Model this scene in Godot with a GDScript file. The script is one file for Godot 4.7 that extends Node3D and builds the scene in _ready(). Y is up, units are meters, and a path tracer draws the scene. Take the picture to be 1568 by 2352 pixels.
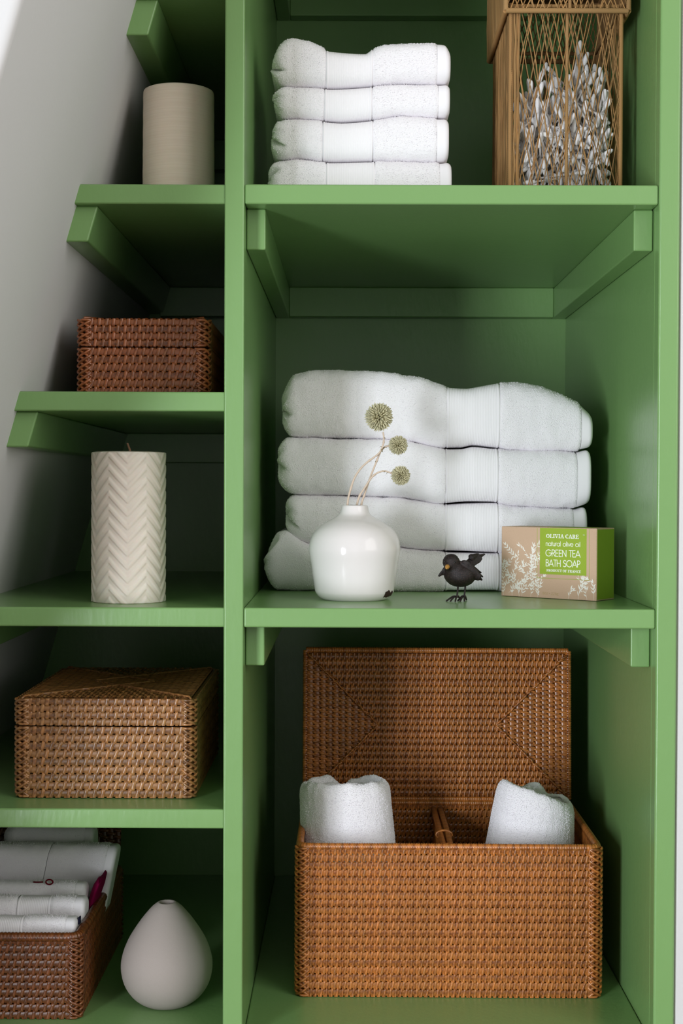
extends Node3D
# A green painted shelf unit built into the slope under a staircase, with towels, candles, rattan boxes and vases.
# Metres, y up. The fronts of the shelves lie in the plane z = 0; the room is on the +z side.

const SLOPE := 0.2914            # the sloped wall: x = WALL_X + SLOPE * (y - WALL_Y)
const WALL_X := -0.2892
const WALL_Y := 1.6245
const SHELF_1 := 1.6237          # heights of the shelf tops
const SHELF_2 := 1.4018
const SHELF_3 := 1.1699
const SHELF_4 := 0.9521
const SHELF_5 := 0.701
const DEPTH := 0.672
const DIV_L := -0.1347
const DIV_R := -0.1133
const PAN_L := 0.3291
const PAN_R := 0.3515

var M := {}
var rng := RandomNumberGenerator.new()
var noise := FastNoiseLite.new()


class Geo:
	var v := PackedVector3Array()
	var n := PackedVector3Array()
	var c := PackedColorArray()
	var t := PackedVector2Array()
	var idx := PackedInt32Array()
	var col := Color.WHITE

	# rows x cols points; (row direction) x (column direction) points outwards
	func grid(rows: int, cols: int, p: PackedVector3Array, wrap_r := false, wrap_c := false, uv := PackedVector2Array(), colors := PackedColorArray()) -> void:
		var base := v.size()
		var nn := PackedVector3Array()
		nn.resize(rows * cols)
		var rr := rows if wrap_r else rows - 1
		var cc := cols if wrap_c else cols - 1
		for r in rr:
			var r1 := (r + 1) % rows
			for k in cc:
				var k1 := (k + 1) % cols
				var a := r * cols + k
				var b := r1 * cols + k
				var d := r1 * cols + k1
				var e := r * cols + k1
				var f := (p[d] - p[a]).cross(p[e] - p[b])
				nn[a] += f
				nn[b] += f
				nn[d] += f
				nn[e] += f
				idx.append_array(PackedInt32Array([base + a, base + d, base + b, base + a, base + e, base + d]))
		for k in nn.size():
			nn[k] = nn[k].normalized() if nn[k].length_squared() > 1e-30 else Vector3.UP
		v.append_array(p)
		n.append_array(nn)
		if uv.size():
			t.append_array(uv)
		if colors.size():
			c.append_array(colors)
		else:
			var cl := PackedColorArray()
			cl.resize(p.size())
			cl.fill(col)
			c.append_array(cl)

	func quad(a: Vector3, b: Vector3, d: Vector3, e: Vector3, uv := PackedVector2Array()) -> void:   # counter-clockwise from outside
		grid(2, 2, PackedVector3Array([a, e, b, d]), false, false, PackedVector2Array([uv[0], uv[3], uv[1], uv[2]]) if uv.size() else uv)

	func tube(path: PackedVector3Array, radii: Variant, sides := 8, closed := false, flat := 1.0, hint := Vector3.ZERO) -> void:
		var np := path.size()
		var p := PackedVector3Array()
		var rows := np
		var nrm := hint
		var tn := PackedVector3Array()
		for k in np:
			var a := path[(k - 1 + np) % np] if closed else path[maxi(k - 1, 0)]
			var b := path[(k + 1) % np] if closed else path[mini(k + 1, np - 1)]
			tn.append((b - a).normalized())
		if nrm == Vector3.ZERO:
			nrm = Vector3.UP if absf(tn[0].y) < 0.9 else Vector3.RIGHT
		for k in np:
			nrm = hint if hint != Vector3.ZERO else nrm
			nrm = (nrm - tn[k] * nrm.dot(tn[k])).normalized()
			var bn := tn[k].cross(nrm)
			var r: float = radii[k] if radii is Array or radii is PackedFloat32Array else radii
			if not closed and k == 0:
				rows += 1
				for s in sides:
					p.append(path[0])
			for s in sides:
				var a := TAU * s / sides
				p.append(path[k] + nrm * (cos(a) * r * flat) - bn * (sin(a) * r))
			if not closed and k == np - 1:
				rows += 1
				for s in sides:
					p.append(path[k])
		grid(rows, sides, p, closed, true)

	func lathe(prof: PackedVector2Array, segs: int, at := Vector3.ZERO) -> void:
		var p := PackedVector3Array()
		for q in prof:
			for s in segs:
				var a := TAU * s / segs
				p.append(at + Vector3(q.x * cos(a), q.y, q.x * sin(a)))
		grid(prof.size(), segs, p, false, true)

	# box with rounded edges, moved by xf (which may shear it)
	func box(size: Vector3, r: float, xf := Transform3D()) -> void:
		var h := size / 2.0
		r = minf(r, minf(h.x, minf(h.y, h.z)) * 0.98)
		for ax in 3:
			for sg in [-1.0, 1.0]:
				var u := (ax + 1) % 3
				var w := (ax + 2) % 3
				if sg < 0:
					var q := u
					u = w
					w = q
				var ku := [-h[u], -h[u] + r * 0.4, -h[u] + r, h[u] - r, h[u] - r * 0.4, h[u]]
				var kw := [-h[w], -h[w] + r * 0.4, -h[w] + r, h[w] - r, h[w] - r * 0.4, h[w]]
				var base := v.size()
				for a in ku:
					for b in kw:
						var p := Vector3()
						p[ax] = sg * h[ax]
						p[u] = a
						p[w] = b
						var inner := p.clamp(-h + Vector3.ONE * r, h - Vector3.ONE * r)
						var d := (p - inner).normalized()
						v.append(xf * (inner + d * r))
						n.append((xf.basis.inverse().transposed() * d).normalized())
						c.append(col)
				for a in 5:
					for b in 5:
						var o := base + a * 6 + b
						idx.append_array(PackedInt32Array([o, o + 7, o + 6, o, o + 1, o + 7]))

	# flat polygon (counter-clockwise in x, y) pulled along z from z0 to z1, with hard edges
	func prism(poly: PackedVector2Array, z0: float, z1: float) -> void:
		var tri := Geometry2D.triangulate_polygon(poly)
		for side in 2:
			var base := v.size()
			for q in poly:
				v.append(Vector3(q.x, q.y, z1 if side else z0))
				n.append(Vector3(0, 0, 1 if side else -1))
				c.append(col)
			for k in range(0, tri.size(), 3):
				var a := poly[tri[k]]
				var b := poly[tri[k + 1]]
				var d := poly[tri[k + 2]]
				var ccw := (b - a).cross(d - a) > 0
				var out := ccw == (side == 0)
				idx.append_array(PackedInt32Array([base + tri[k], base + tri[k + 1], base + tri[k + 2]] if out else [base + tri[k], base + tri[k + 2], base + tri[k + 1]]))
		for k in poly.size():
			var a := poly[k]
			var b := poly[(k + 1) % poly.size()]
			quad(Vector3(a.x, a.y, z1), Vector3(a.x, a.y, z0), Vector3(b.x, b.y, z0), Vector3(b.x, b.y, z1))

	func mesh() -> ArrayMesh:
		var arr := []
		arr.resize(Mesh.ARRAY_MAX)
		arr[Mesh.ARRAY_VERTEX] = v
		arr[Mesh.ARRAY_NORMAL] = n
		arr[Mesh.ARRAY_COLOR] = c
		if t.size() == v.size():
			arr[Mesh.ARRAY_TEX_UV] = t
		arr[Mesh.ARRAY_INDEX] = idx
		var m := ArrayMesh.new()
		m.add_surface_from_arrays(Mesh.PRIMITIVE_TRIANGLES, arr)
		return m


# ---------------------------------------------------------------- naming
func obj(called: String, g: Variant, mat: Material, parent: Node = null, kind := "") -> MeshInstance3D:
	var o := MeshInstance3D.new()
	o.name = called
	o.mesh = g.mesh() if g is Geo else g
	o.material_override = mat
	o.cast_shadow = GeometryInstance3D.SHADOW_CASTING_SETTING_ON
	if kind:
		o.set_meta("kind", kind)
	(parent if parent else self).add_child(o, true)
	return o


func thing(called: String, label: String, category: String, at := Vector3.ZERO, turn := 0.0, group := "") -> Node3D:
	var o := Node3D.new()
	o.name = called
	o.position = at
	o.rotation.y = turn
	add_child(o, true)
	return tag(o, label, category, group)


func tag(o: Node3D, label: String, category: String, group := "") -> Node3D:
	o.set_meta("label", label)
	o.set_meta("category", category)
	if group:
		o.set_meta("group", group)
	return o


func struct(called: String, g: Geo, mat: Material, label: String, category: String) -> MeshInstance3D:
	var o := obj(called, g, mat)
	o.set_meta("kind", "structure")
	tag(o, label, category)
	return o


# ---------------------------------------------------------------- materials
func noise_tex(freq: float, as_normal: bool, bump := 4.0, kind := FastNoiseLite.TYPE_SIMPLEX_SMOOTH, size := 512, ramp: Gradient = null, oct := 3, sd := 1) -> NoiseTexture2D:
	var t := NoiseTexture2D.new()
	var f := FastNoiseLite.new()
	f.noise_type = kind
	f.frequency = freq
	f.fractal_octaves = oct
	f.seed = sd
	t.noise = f
	t.width = size
	t.height = size
	t.seamless = true
	t.as_normal_map = as_normal
	t.bump_strength = bump
	if ramp:
		t.color_ramp = ramp
	return t


func ramp(stops: Array) -> Gradient:
	var g := Gradient.new()
	var o := PackedFloat32Array()
	var c := PackedColorArray()
	for s in stops:
		o.append(s[0])
		c.append(s[1])
	g.offsets = o
	g.colors = c
	return g


func mat(color: Color, rough: float, spec := 0.5) -> StandardMaterial3D:
	var m := StandardMaterial3D.new()
	m.albedo_color = color
	m.roughness = rough
	m.metallic_specular = spec
	return m


func tri(m: StandardMaterial3D, scale: Vector3, normal: Texture2D, strength: float, albedo: Texture2D = null) -> StandardMaterial3D:
	m.uv1_triplanar = true
	m.uv1_scale = scale
	if normal:
		m.normal_enabled = true
		m.normal_texture = normal
		m.normal_scale = strength
	if albedo:
		m.albedo_texture = albedo
	return m


func make_materials() -> void:
	var brush := noise_tex(0.02, true, 3.0, FastNoiseLite.TYPE_SIMPLEX_SMOOTH, 512, null, 4)
	M.paint = tri(mat(Color(0.472, 0.622, 0.380), 0.28), Vector3(9, 2.5, 9), brush, 0.16)
	M.wall = tri(mat(Color(0.82, 0.812, 0.81), 0.8, 0.3), Vector3(7, 7, 7), noise_tex(0.05, true, 2.0), 0.12)
	M.room = mat(Color(0.70, 0.70, 0.69), 0.8, 0.3)
	M.trim = mat(Color(0.88, 0.88, 0.88), 0.45)
	M.floor = tri(mat(Color(1, 1, 1), 0.5), Vector3(0.7, 0.7, 6.0), null, 0.0, noise_tex(0.012, false, 1.0, FastNoiseLite.TYPE_SIMPLEX_SMOOTH, 512, ramp([[0.2, Color(0.30, 0.22, 0.15)], [0.8, Color(0.42, 0.32, 0.23)]])))
	M.glass = mat(Color(1, 1, 1, 0.06), 0.02)
	M.glass.transparency = BaseMaterial3D.TRANSPARENCY_ALPHA
	var loops := noise_tex(0.09, true, 7.0, FastNoiseLite.TYPE_CELLULAR, 512, null, 2)
	M.terry = tri(mat(Color(0.955, 0.94, 0.955), 0.95, 0.2), Vector3(16, 16, 16), loops, 0.55)
	M.terry.rim_enabled = true
	M.terry.rim = 0.35
	M.band = mat(Color(0.955, 0.94, 0.955), 0.85, 0.25)
	M.pile = mat(Color(0.955, 0.94, 0.955), 0.95, 0.2)
	var wv := mat(Color(1, 1, 1), 0.33, 0.5)
	wv.vertex_color_use_as_albedo = true
	wv.clearcoat_enabled = true
	wv.clearcoat = 0.35
	wv.clearcoat_roughness = 0.22
	M.rattan = tri(wv, Vector3(60, 60, 60), noise_tex(0.03, true, 3.0), 0.2, noise_tex(0.008, false, 1.0, FastNoiseLite.TYPE_SIMPLEX_SMOOTH, 256, ramp([[0.15, Color(0.66, 0.6, 0.58)], [0.55, Color(0.95, 0.95, 0.95)], [0.9, Color(1, 1, 1)]]), 3, 5))
	var jt := mat(Color(1, 1, 1), 0.85, 0.3)
	jt.vertex_color_use_as_albedo = true
	M.jute = tri(jt, Vector3(60, 60, 60), noise_tex(0.06, true, 6.0), 0.6)
	M.wax = tri(mat(Color(0.935, 0.875, 0.805), 0.5, 0.4), Vector3(1.5, 95, 1.5), noise_tex(0.02, true, 5.0), 0.18, noise_tex(0.02, false, 1.0, FastNoiseLite.TYPE_SIMPLEX_SMOOTH, 256, ramp([[0.2, Color(0.975, 0.97, 0.96)], [0.8, Color(1, 1, 1)]])))
	M.wax.subsurf_scatter_enabled = true
	M.wax.subsurf_scatter_strength = 0.15
	M.wax2 = mat(Color(0.905, 0.86, 0.81), 0.42, 0.45)
	M.wax2.subsurf_scatter_enabled = true
	M.wax2.subsurf_scatter_strength = 0.15
	M.wick = mat(Color(0.62, 0.47, 0.38), 0.9, 0.2)
	M.stone = tri(mat(Color(1, 1, 1), 0.75, 0.35), Vector3(22, 22, 22), noise_tex(0.2, true, 3.0), 0.18, noise_tex(0.22, false, 1.0, FastNoiseLite.TYPE_SIMPLEX, 512, ramp([[0.2, Color(0.585, 0.54, 0.505)], [0.5, Color(0.665, 0.62, 0.60)], [0.85, Color(0.705, 0.665, 0.645)]]), 3))
	M.glaze = mat(Color(0.89, 0.865, 0.86), 0.12, 0.42)
	M.chip = mat(Color(0.25, 0.2, 0.17), 0.85, 0.2)
	M.dark = mat(Color(0.12, 0.11, 0.1), 0.95, 0.1)
	M.stem = mat(Color(0.83, 0.75, 0.68), 0.8, 0.25)
	M.thistle = mat(Color(1, 1, 1), 0.85, 0.2)
	M.thistle.vertex_color_use_as_albedo = true
	M.bract = mat(Color(0.55, 0.5, 0.36), 0.9, 0.2)
	M.bird = tri(mat(Color(1, 1, 1), 0.5, 0.45), Vector3(70, 70, 70), noise_tex(0.04, true, 12.0, FastNoiseLite.TYPE_CELLULAR), 0.9, noise_tex(0.03, false, 1.0, FastNoiseLite.TYPE_SIMPLEX_SMOOTH, 256, ramp([[0.2, Color(0.07, 0.045, 0.045)], [0.6, Color(0.125, 0.085, 0.083)], [0.9, Color(0.30, 0.20, 0.18)]])))
	M.beak = mat(Color(0.72, 0.52, 0.26), 0.4, 0.5)
	M.eye = mat(Color(0.03, 0.03, 0.03), 0.1, 0.6)
	M.kraft = tri(mat(Color(1, 1, 1), 0.85, 0.25), Vector3(20, 20, 20), null, 0.0, noise_tex(0.15, false, 1.0, FastNoiseLite.TYPE_SIMPLEX, 256, ramp([[0.15, Color(0.72, 0.6, 0.5)], [0.5, Color(0.8, 0.68, 0.58)], [0.9, Color(0.84, 0.72, 0.62)]])))
	M.card_green = tri(mat(Color(0.53, 0.62, 0.19), 0.7, 0.3), Vector3(40, 40, 40), noise_tex(0.1, true, 3.0), 0.15)
	M.letter = mat(Color(0.97, 0.97, 0.95), 0.8, 0.2)
	M.letter_tan = mat(Color(0.74, 0.64, 0.47), 0.8, 0.2)
	M.cotton = mat(Color(0.93, 0.92, 0.92), 1.0, 0.1)
	M.stick = mat(Color(0.86, 0.83, 0.81), 0.8, 0.25)
	M.thread = mat(Color(0.38, 0.04, 0.1), 0.8, 0.2)
	M.magenta = mat(Color(0.5, 0.05, 0.25), 0.95, 0.2)
	M.navy = mat(Color(0.12, 0.12, 0.2), 0.9, 0.2)


# ---------------------------------------------------------------- small geometry helpers
func curve(pts: Array, steps: int) -> PackedVector2Array:      # Catmull-Rom through 2-D points
	var o := PackedVector2Array()
	for k in pts.size() - 1:
		var a: Vector2 = pts[maxi(k - 1, 0)]
		var b: Vector2 = pts[k]
		var c: Vector2 = pts[k + 1]
		var d: Vector2 = pts[mini(k + 2, pts.size() - 1)]
		for s in steps:
			o.append(b.cubic_interpolate(c, a, d, float(s) / steps))
	o.append(pts[pts.size() - 1])
	return o


func curve3(pts: Array, steps: int) -> PackedVector3Array:
	var o := PackedVector3Array()
	for k in pts.size() - 1:
		var a: Vector3 = pts[maxi(k - 1, 0)]
		var b: Vector3 = pts[k]
		var c: Vector3 = pts[k + 1]
		var d: Vector3 = pts[mini(k + 2, pts.size() - 1)]
		for s in steps:
			o.append(b.cubic_interpolate(c, a, d, float(s) / steps))
	o.append(pts[pts.size() - 1])
	return o


func along(line: Array, x: float) -> float:                   # smooth height of a polyline [x, y, x, y ...] at x
	var k := 0
	var last := line.size() - 2
	if x <= line[0]:
		return line[1]
	if x >= line[last]:
		return line[last + 1]
	while line[k + 2] < x:
		k += 2
	var f: float = (x - line[k]) / (line[k + 2] - line[k])
	var y0: float = line[maxi(k - 2, 0) + 1]
	var y3: float = line[mini(k + 4, last) + 1]
	return lerpf(lerpf(line[k + 1], line[k + 3], f), cubic_interpolate(line[k + 1], line[k + 3], y0, y3, f), 0.6)


func wall_x(y: float) -> float:
	return WALL_X + SLOPE * (y - WALL_Y)


# ---------------------------------------------------------------- the room
func build_room() -> void:
	var g := Geo.new()
	var zf := 0.37
	var er := 0.009
	var nx := Vector2(1.0, -SLOPE).normalized()
	g.prism(PackedVector2Array([Vector2(-1.25, 0), Vector2(wall_x(0), 0), Vector2(wall_x(3.6), 3.6), Vector2(-1.25, 3.6)]), -0.70, zf - er)
	var dx := er / nx.x
	g.prism(PackedVector2Array([Vector2(-1.25, 0), Vector2(wall_x(0) - dx, 0), Vector2(wall_x(3.6) - dx, 3.6), Vector2(-1.25, 3.6)]), zf - er * 2, zf)
	var ep := PackedVector3Array()
	for k in 9:
		var a := PI / 2 * k / 8.0
		for y in [0.0, 3.6]:
			var c := Vector2(wall_x(y), y) - nx * er
			ep.append(Vector3(c.x + nx.x * er * cos(a), c.y + nx.y * er * cos(a), zf - er + er * sin(a)))
	g.grid(9, 2, ep)
	struct("wall_slope", g, M.wall, "pale grey sloped wall under the stairs at the left of the shelves", "wall")
	g = Geo.new()
	g.box(Vector3(1.5, 3.6, 0.3), 0.004, Transform3D(Basis(), Vector3(PAN_R + 0.7505, 1.8, -0.153)))
	struct("wall_right_of_shelves", g, M.wall, "white wall strip along the right edge of the green side panel", "wall")
	g = Geo.new()
	g.box(Vector3(2.0, 1.5, 0.7), 0.004, Transform3D(Basis(), Vector3(0.8, 2.852, -0.352)))
	struct("wall_above", g, M.wall, "white wall above the shelf unit out of view", "wall")
	g = Geo.new()
	g.box(Vector3(3.6, 3.7, 0.1), 0.004, Transform3D(Basis(), Vector3(0.2, 1.8, -0.76)))
	struct("wall_behind_shelves", g, M.wall, "white wall behind the back of the shelf unit", "wall")
	g = Geo.new()
	g.box(Vector3(4.2, 0.12, 5.0), 0.004, Transform3D(Basis(), Vector3(0.1, -0.06, 1.7)))
	struct("floor", g, M.floor, "brown wooden floor below the shelves", "floor")
	g = Geo.new()
	g.box(Vector3(4.2, 0.12, 5.0), 0.004, Transform3D(Basis(), Vector3(0.1, 3.66, 1.7)))
	struct("ceiling", g, M.room, "white ceiling above the shelves", "ceiling")
	g = Geo.new()
	g.box(Vector3(3.6, 3.7, 0.1), 0.004, Transform3D(Basis(), Vector3(0.2, 1.8, 3.95)))
	struct("wall_far", g, M.room, "white wall at the far side of the room behind the photographer", "wall")
	window_wall("wall_left", "window_1", -1.15, 1.0, WIN1_Y, WIN1_Z, WIN1_SIZE, 2)
	window_wall("wall_right", "window_2", 1.85, -1.0, WIN2_Y, WIN2_Z, WIN2_SIZE, 3)


# a wall in the plane x = wx with an opening; "inward" is +1 when the room lies on its +x side
func window_wall(wall_name: String, win_name: String, wx: float, inward: float, cy: float, cz: float, size: Vector2, bars: int) -> void:
	var x := wx - inward * 0.08
	var g := Geo.new()
	var z0 := -0.7
	var z1 := 4.0
	var lo := Vector2(cz - size.x / 2, cy - size.y / 2)
	var hi := Vector2(cz + size.x / 2, cy + size.y / 2)
	for b in [[z0, lo.x, 0.0, 3.6], [hi.x, z1, 0.0, 3.6], [lo.x, hi.x, 0.0, lo.y], [lo.x, hi.x, hi.y, 3.6]]:
		g.box(Vector3(0.16, b[3] - b[2], b[1] - b[0]), 0.001, Transform3D(Basis(), Vector3(x, (b[2] + b[3]) / 2, (b[0] + b[1]) / 2)))
	struct(wall_name, g, M.room, "white side wall of the room with a window, at the " + ("left" if inward > 0 else "right"), "wall")
	var w := Geo.new()
	for s in [-1.0, 1.0]:
		w.box(Vector3(0.05, size.y, 0.05), 0.004, Transform3D(Basis(), Vector3(x, cy, cz + s * (size.x / 2 - 0.025))))
		w.box(Vector3(0.05, 0.05, size.x), 0.004, Transform3D(Basis(), Vector3(x, cy + s * (size.y / 2 - 0.025), cz)))
	w.box(Vector3(0.03, size.y, 0.03), 0.004, Transform3D(Basis(), Vector3(x + inward * 0.07, cy, cz)))
	for k in range(1, bars):
		w.box(Vector3(0.03, 0.025, size.x), 0.004, Transform3D(Basis(), Vector3(x + inward * 0.07, lo.y + size.y * k / bars, cz)))
	var o := struct(win_name, w, M.trim, "white framed window letting daylight in from the " + ("left" if inward > 0 else "right"), "window")
	var p := Geo.new()
	p.box(Vector3(0.005, size.y - 0.08, size.x - 0.08), 0.001, Transform3D(Basis(), Vector3(x - inward * 0.01, cy, cz)))
	obj("pane", p, M.glass, o)


# ---------------------------------------------------------------- the shelf unit
func shelf(unit: Node3D, called: String, x0: float, x1: float, top: float, right_bay: bool) -> void:
	var th := 0.0212
	var zf := -0.002
	var g := Geo.new()
	var cy := top - th / 2
	var sh := Basis()
	if not right_bay:                                         # the left end follows the sloped wall
		var prof := PackedVector2Array()
		var lx0 := wall_x(top) - 0.004
		var lx1 := wall_x(top - th) - 0.004
		var p := PackedVector3Array()
		var r := 0.0022
		var loop := []
		for k in 4:
			var a := PI / 2 * k / 3.0
			loop.append(Vector2(-r * (1 - sin(PI / 2 - a)) , 0))
		# section of the board: rounded nose in front, square at the back
		var sec := [Vector2(-DEPTH, -th), Vector2(zf - r, -th), Vector2(zf - r * 0.3, -th + r * 0.3), Vector2(zf, -th + r), Vector2(zf, -r), Vector2(zf - r * 0.3, -r * 0.3), Vector2(zf - r, 0), Vector2(-DEPTH, 0)]
		for xe in [0, 1]:
			for q in sec:
				var s: Vector2 = q
				p.append(Vector3(x1 if xe else lerpf(lx0, lx1, -s.y / th), top + s.y, s.x))
		g.grid(2, sec.size(), p)
	else:
		g.box(Vector3(x1 - x0, th, DEPTH + zf), 0.0022, Transform3D(sh, Vector3((x0 + x1) / 2, cy, (zf - DEPTH) / 2)))
	var o := obj(called, g, M.paint, unit)
	# cleats under the board
	var ch := 0.0445
	var by := top - th
	var zc := -0.03
	if right_bay:
		for s in [[x0 + 0.0105, 0.021], [x1 - 0.0105, 0.021]]:
			g = Geo.new()
			g.box(Vector3(s[1], ch, DEPTH + zc), 0.0018, Transform3D(Basis(), Vector3(s[0], by - ch / 2, (zc - DEPTH) / 2)))
			obj("side_cleat", g, M.paint, o)
	else:
		g = Geo.new()
		var hc := 0.0385
		g.box(Vector3(0.026, hc, DEPTH - 0.014), 0.0022, Transform3D(Basis(Vector3(1, 0, 0), Vector3(SLOPE, 1, 0), Vector3(0, 0, 1)), Vector3(wall_x(by - hc / 2) + 0.0105, by - hc / 2, (-0.014 - DEPTH) / 2)))
		obj("side_cleat", g, M.paint, o)
	g = Geo.new()
	var bx0 := x0 + 0.021 if right_bay else wall_x(by - ch) + 0.02
	g.box(Vector3(x1 - (0.021 if right_bay else 0.0) - bx0, ch, 0.024), 0.0015, Transform3D(Basis(), Vector3((x1 - (0.021 if right_bay else 0.0) + bx0) / 2, by - ch / 2, -DEPTH + 0.012)))
	obj("back_cleat", g, M.paint, o)


func build_unit() -> void:
	var unit := thing("built_in_shelving", "green painted built-in shelves fitted under a sloped wall", "shelving")
	var g := Geo.new()
	var cx := (DIV_L + DIV_R) / 2
	g.box(Vector3(DIV_R - DIV_L, 2.09, 0.023), 0.0022, Transform3D(Basis(), Vector3(cx, 1.045, -0.0115)))
	g.box(Vector3(DIV_R - DIV_L - 0.0006, 2.09, DEPTH - 0.0238), 0.0012, Transform3D(Basis(), Vector3(cx, 1.045, -0.0238 - (DEPTH - 0.0238) / 2)))
	obj("divider", g, M.paint, unit)
	g = Geo.new()
	cx = (PAN_L + PAN_R) / 2
	g.box(Vector3(PAN_R - PAN_L, 2.09, 0.0235), 0.0028, Transform3D(Basis(), Vector3(cx, 1.045, -0.01)))
	g.box(Vector3(PAN_R - PAN_L - 0.0012, 2.09, DEPTH - 0.0228), 0.0012, Transform3D(Basis(), Vector3(cx, 1.045, -0.0228 - (DEPTH - 0.0228) / 2)))
	obj("side_panel", g, M.paint, unit)
	g = Geo.new()
	g.box(Vector3(1.15, 2.09, 0.016), 0.001, Transform3D(Basis(), Vector3(-0.2235, 1.045, -DEPTH - 0.008)))
	obj("back_panel", g, M.paint, unit)
	for h in [SHELF_1 + 0.2219, SHELF_1, SHELF_2, SHELF_3, SHELF_4, SHELF_5, 0.45]:
		shelf(unit, "shelf_board", wall_x(h), DIV_L, h, false)
	for h in [2.0775, SHELF_1 + 0.0003, SHELF_3, SHELF_5, 0.3]:
		shelf(unit, "shelf_board", DIV_R, PAN_L, h, true)


# ---------------------------------------------------------------- towels
# a folded towel: x along the shelf, the rounded fold at +z. "top" and "bot" are polylines [x, y, ...] of its upper and lower edge.
func towel(root: Node3D, x0: float, x1: float, b0: float, b1: float, h0: float, top: Array, bot: Array, zf: float, zb: float, rz: float, notch: float, sd: int, tufts := 25000, flare := 0.0) -> void:
	noise.seed = sd
	var spans := [[x0, b0, "terry_fold", 0], [b0, b1, "woven_band", 1], [b1, h0, "terry_fold", 2], [h0, x1, "stitched_hem", 3]]
	for s in spans:
		var a: float = s[0]
		var b: float = s[1]
		if b - a < 0.001:
			continue
		var kind: int = s[3]
		var step := 0.0005 if kind == 1 else 0.0025
		var nr := maxi(4, int((b - a) / step))
		var xs := []
		for k in nr + 1:
			xs.append([lerpf(a, b, float(k) / nr), 0.0])
		var re := 0.016 if kind == 0 else 0.006
		if kind == 0 or (kind == 3) or (kind == 1 and a == x0):   # round the free end
			var left := kind != 3
			var ex := []
			for k in 9:
				var q := PI / 2 * k / 8.0
				ex.append([(a + re * (1 - sin(q))) if left else (b - re * (1 - sin(q))), re * (1 - cos(q))])
			xs = xs.filter(func(e): return e[0] > a + re + 0.0005) if left else xs.filter(func(e): return e[0] < b - re - 0.0005)
			ex.push_front([a if left else b, 1.0])
			ex[1][1] = re
			if left:
				ex = [[a, 1.0], [a, re * 1.0]] + range(1, 9).map(func(k): return [a + re * (1 - cos(PI / 2 * k / 8.0)), re * (1 - sin(PI / 2 * k / 8.0))])
				xs = ex + xs
			else:
				ex = range(0, 9).map(func(k): return [b - re * (1 - sin(PI / 2 * k / 8.0)), re * (1 - cos(PI / 2 * k / 8.0))])
				xs = xs + ex + [[b, re * 1.0], [b, 1.0]]
		var p := PackedVector3Array()
		var m := 0
		for e in xs:
			var x: float = e[0]
			var yt := along(top, x)
			var yb := along(bot, x)
			var yc := (yt + yb) / 2
			var hy := (yt - yb) / 2
			var sink := 0.0007 if kind == 1 else (0.0012 if kind == 3 else 0.0)
			if kind == 1:
				var edge := minf(x - a, b - x)
				sink = 0.0011 - 0.00036 * absf(sin((x - a) * PI / 0.0020)) if edge > 0.0035 else (0.0004 if edge > 0.0012 else 0.0014)
			elif kind == 2 and x - a < 0.002 or kind == 0 and b - x < 0.002:
				sink = 0.001
			elif kind == 2 and b - x < 0.002:
				sink = 0.0016
			var inset: float = minf(e[1] + sink, hy) if e[1] < 0.9 else hy * 0.999
			var loop := PackedVector2Array()                    # (z, y)
			for k in 21:
				var q := -PI / 2 + PI * k / 20.0
				loop.append(Vector2(zf - rz + rz * pow(maxf(cos(q), 0.0), 0.8), yc + hy * signf(sin(q)) * pow(absf(sin(q)), 0.75)))
			for k in range(1, 5):
				loop.append(Vector2(lerpf(zf - rz, zb + rz, k / 5.0), yt))
			for k in 9:
				var q := PI / 2 - PI * k / 8.0
				loop.append(Vector2(zb + rz - rz * cos(q), yc + hy * sin(q)))
			for k in range(1, 5):
				loop.append(Vector2(lerpf(zb + rz, zf - rz, k / 5.0), yb))
			m = loop.size()
			for q in loop:
				var mid := Vector2(clampf(q.x, zb + rz, zf - rz), yc)
				var f := 1.0 - inset / hy
				if kind != 1:
					f += 0.05 * noise.get_noise_3d(x * 900, q.x * 900, q.y * 900) + (0.035 * noise.get_noise_3d(x * 4200, q.x * 4200, q.y * 4200) if kind != 3 else 0.0)
				else:
					f += 0.03 * noise.get_noise_3d(x * 900, q.x * 900, q.y * 900)
				var w := mid + (q - mid) * maxf(f, 0.0005)
				var xx := x
				if kind == 0 and x - x0 < 0.022:               # the folded layers show as lobes at the left end
					var vv := (q.y - yb) / maxf(yt - yb, 0.001)
					xx += (0.010 * exp(-pow((vv - notch) / 0.07, 2)) + 0.004 * noise.get_noise_2d(vv * 300, sd * 50)) * (1.0 - (x - x0) / 0.022)
				xx += flare * clampf((w.x - zb) / (zf - zb), 0.0, 1.0)
				p.append(Vector3(xx, w.y, w.x))
		var g := Geo.new()
		g.grid(xs.size(), m, p, false, true)
		var o := obj(s[2], g, M.band if kind == 1 or kind == 3 else M.terry, root)
		if tufts > 0 and (kind == 0 or kind == 2):
			pile(o, g, int(tufts * (b - a) / (x1 - x0)), sd + kind)


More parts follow.
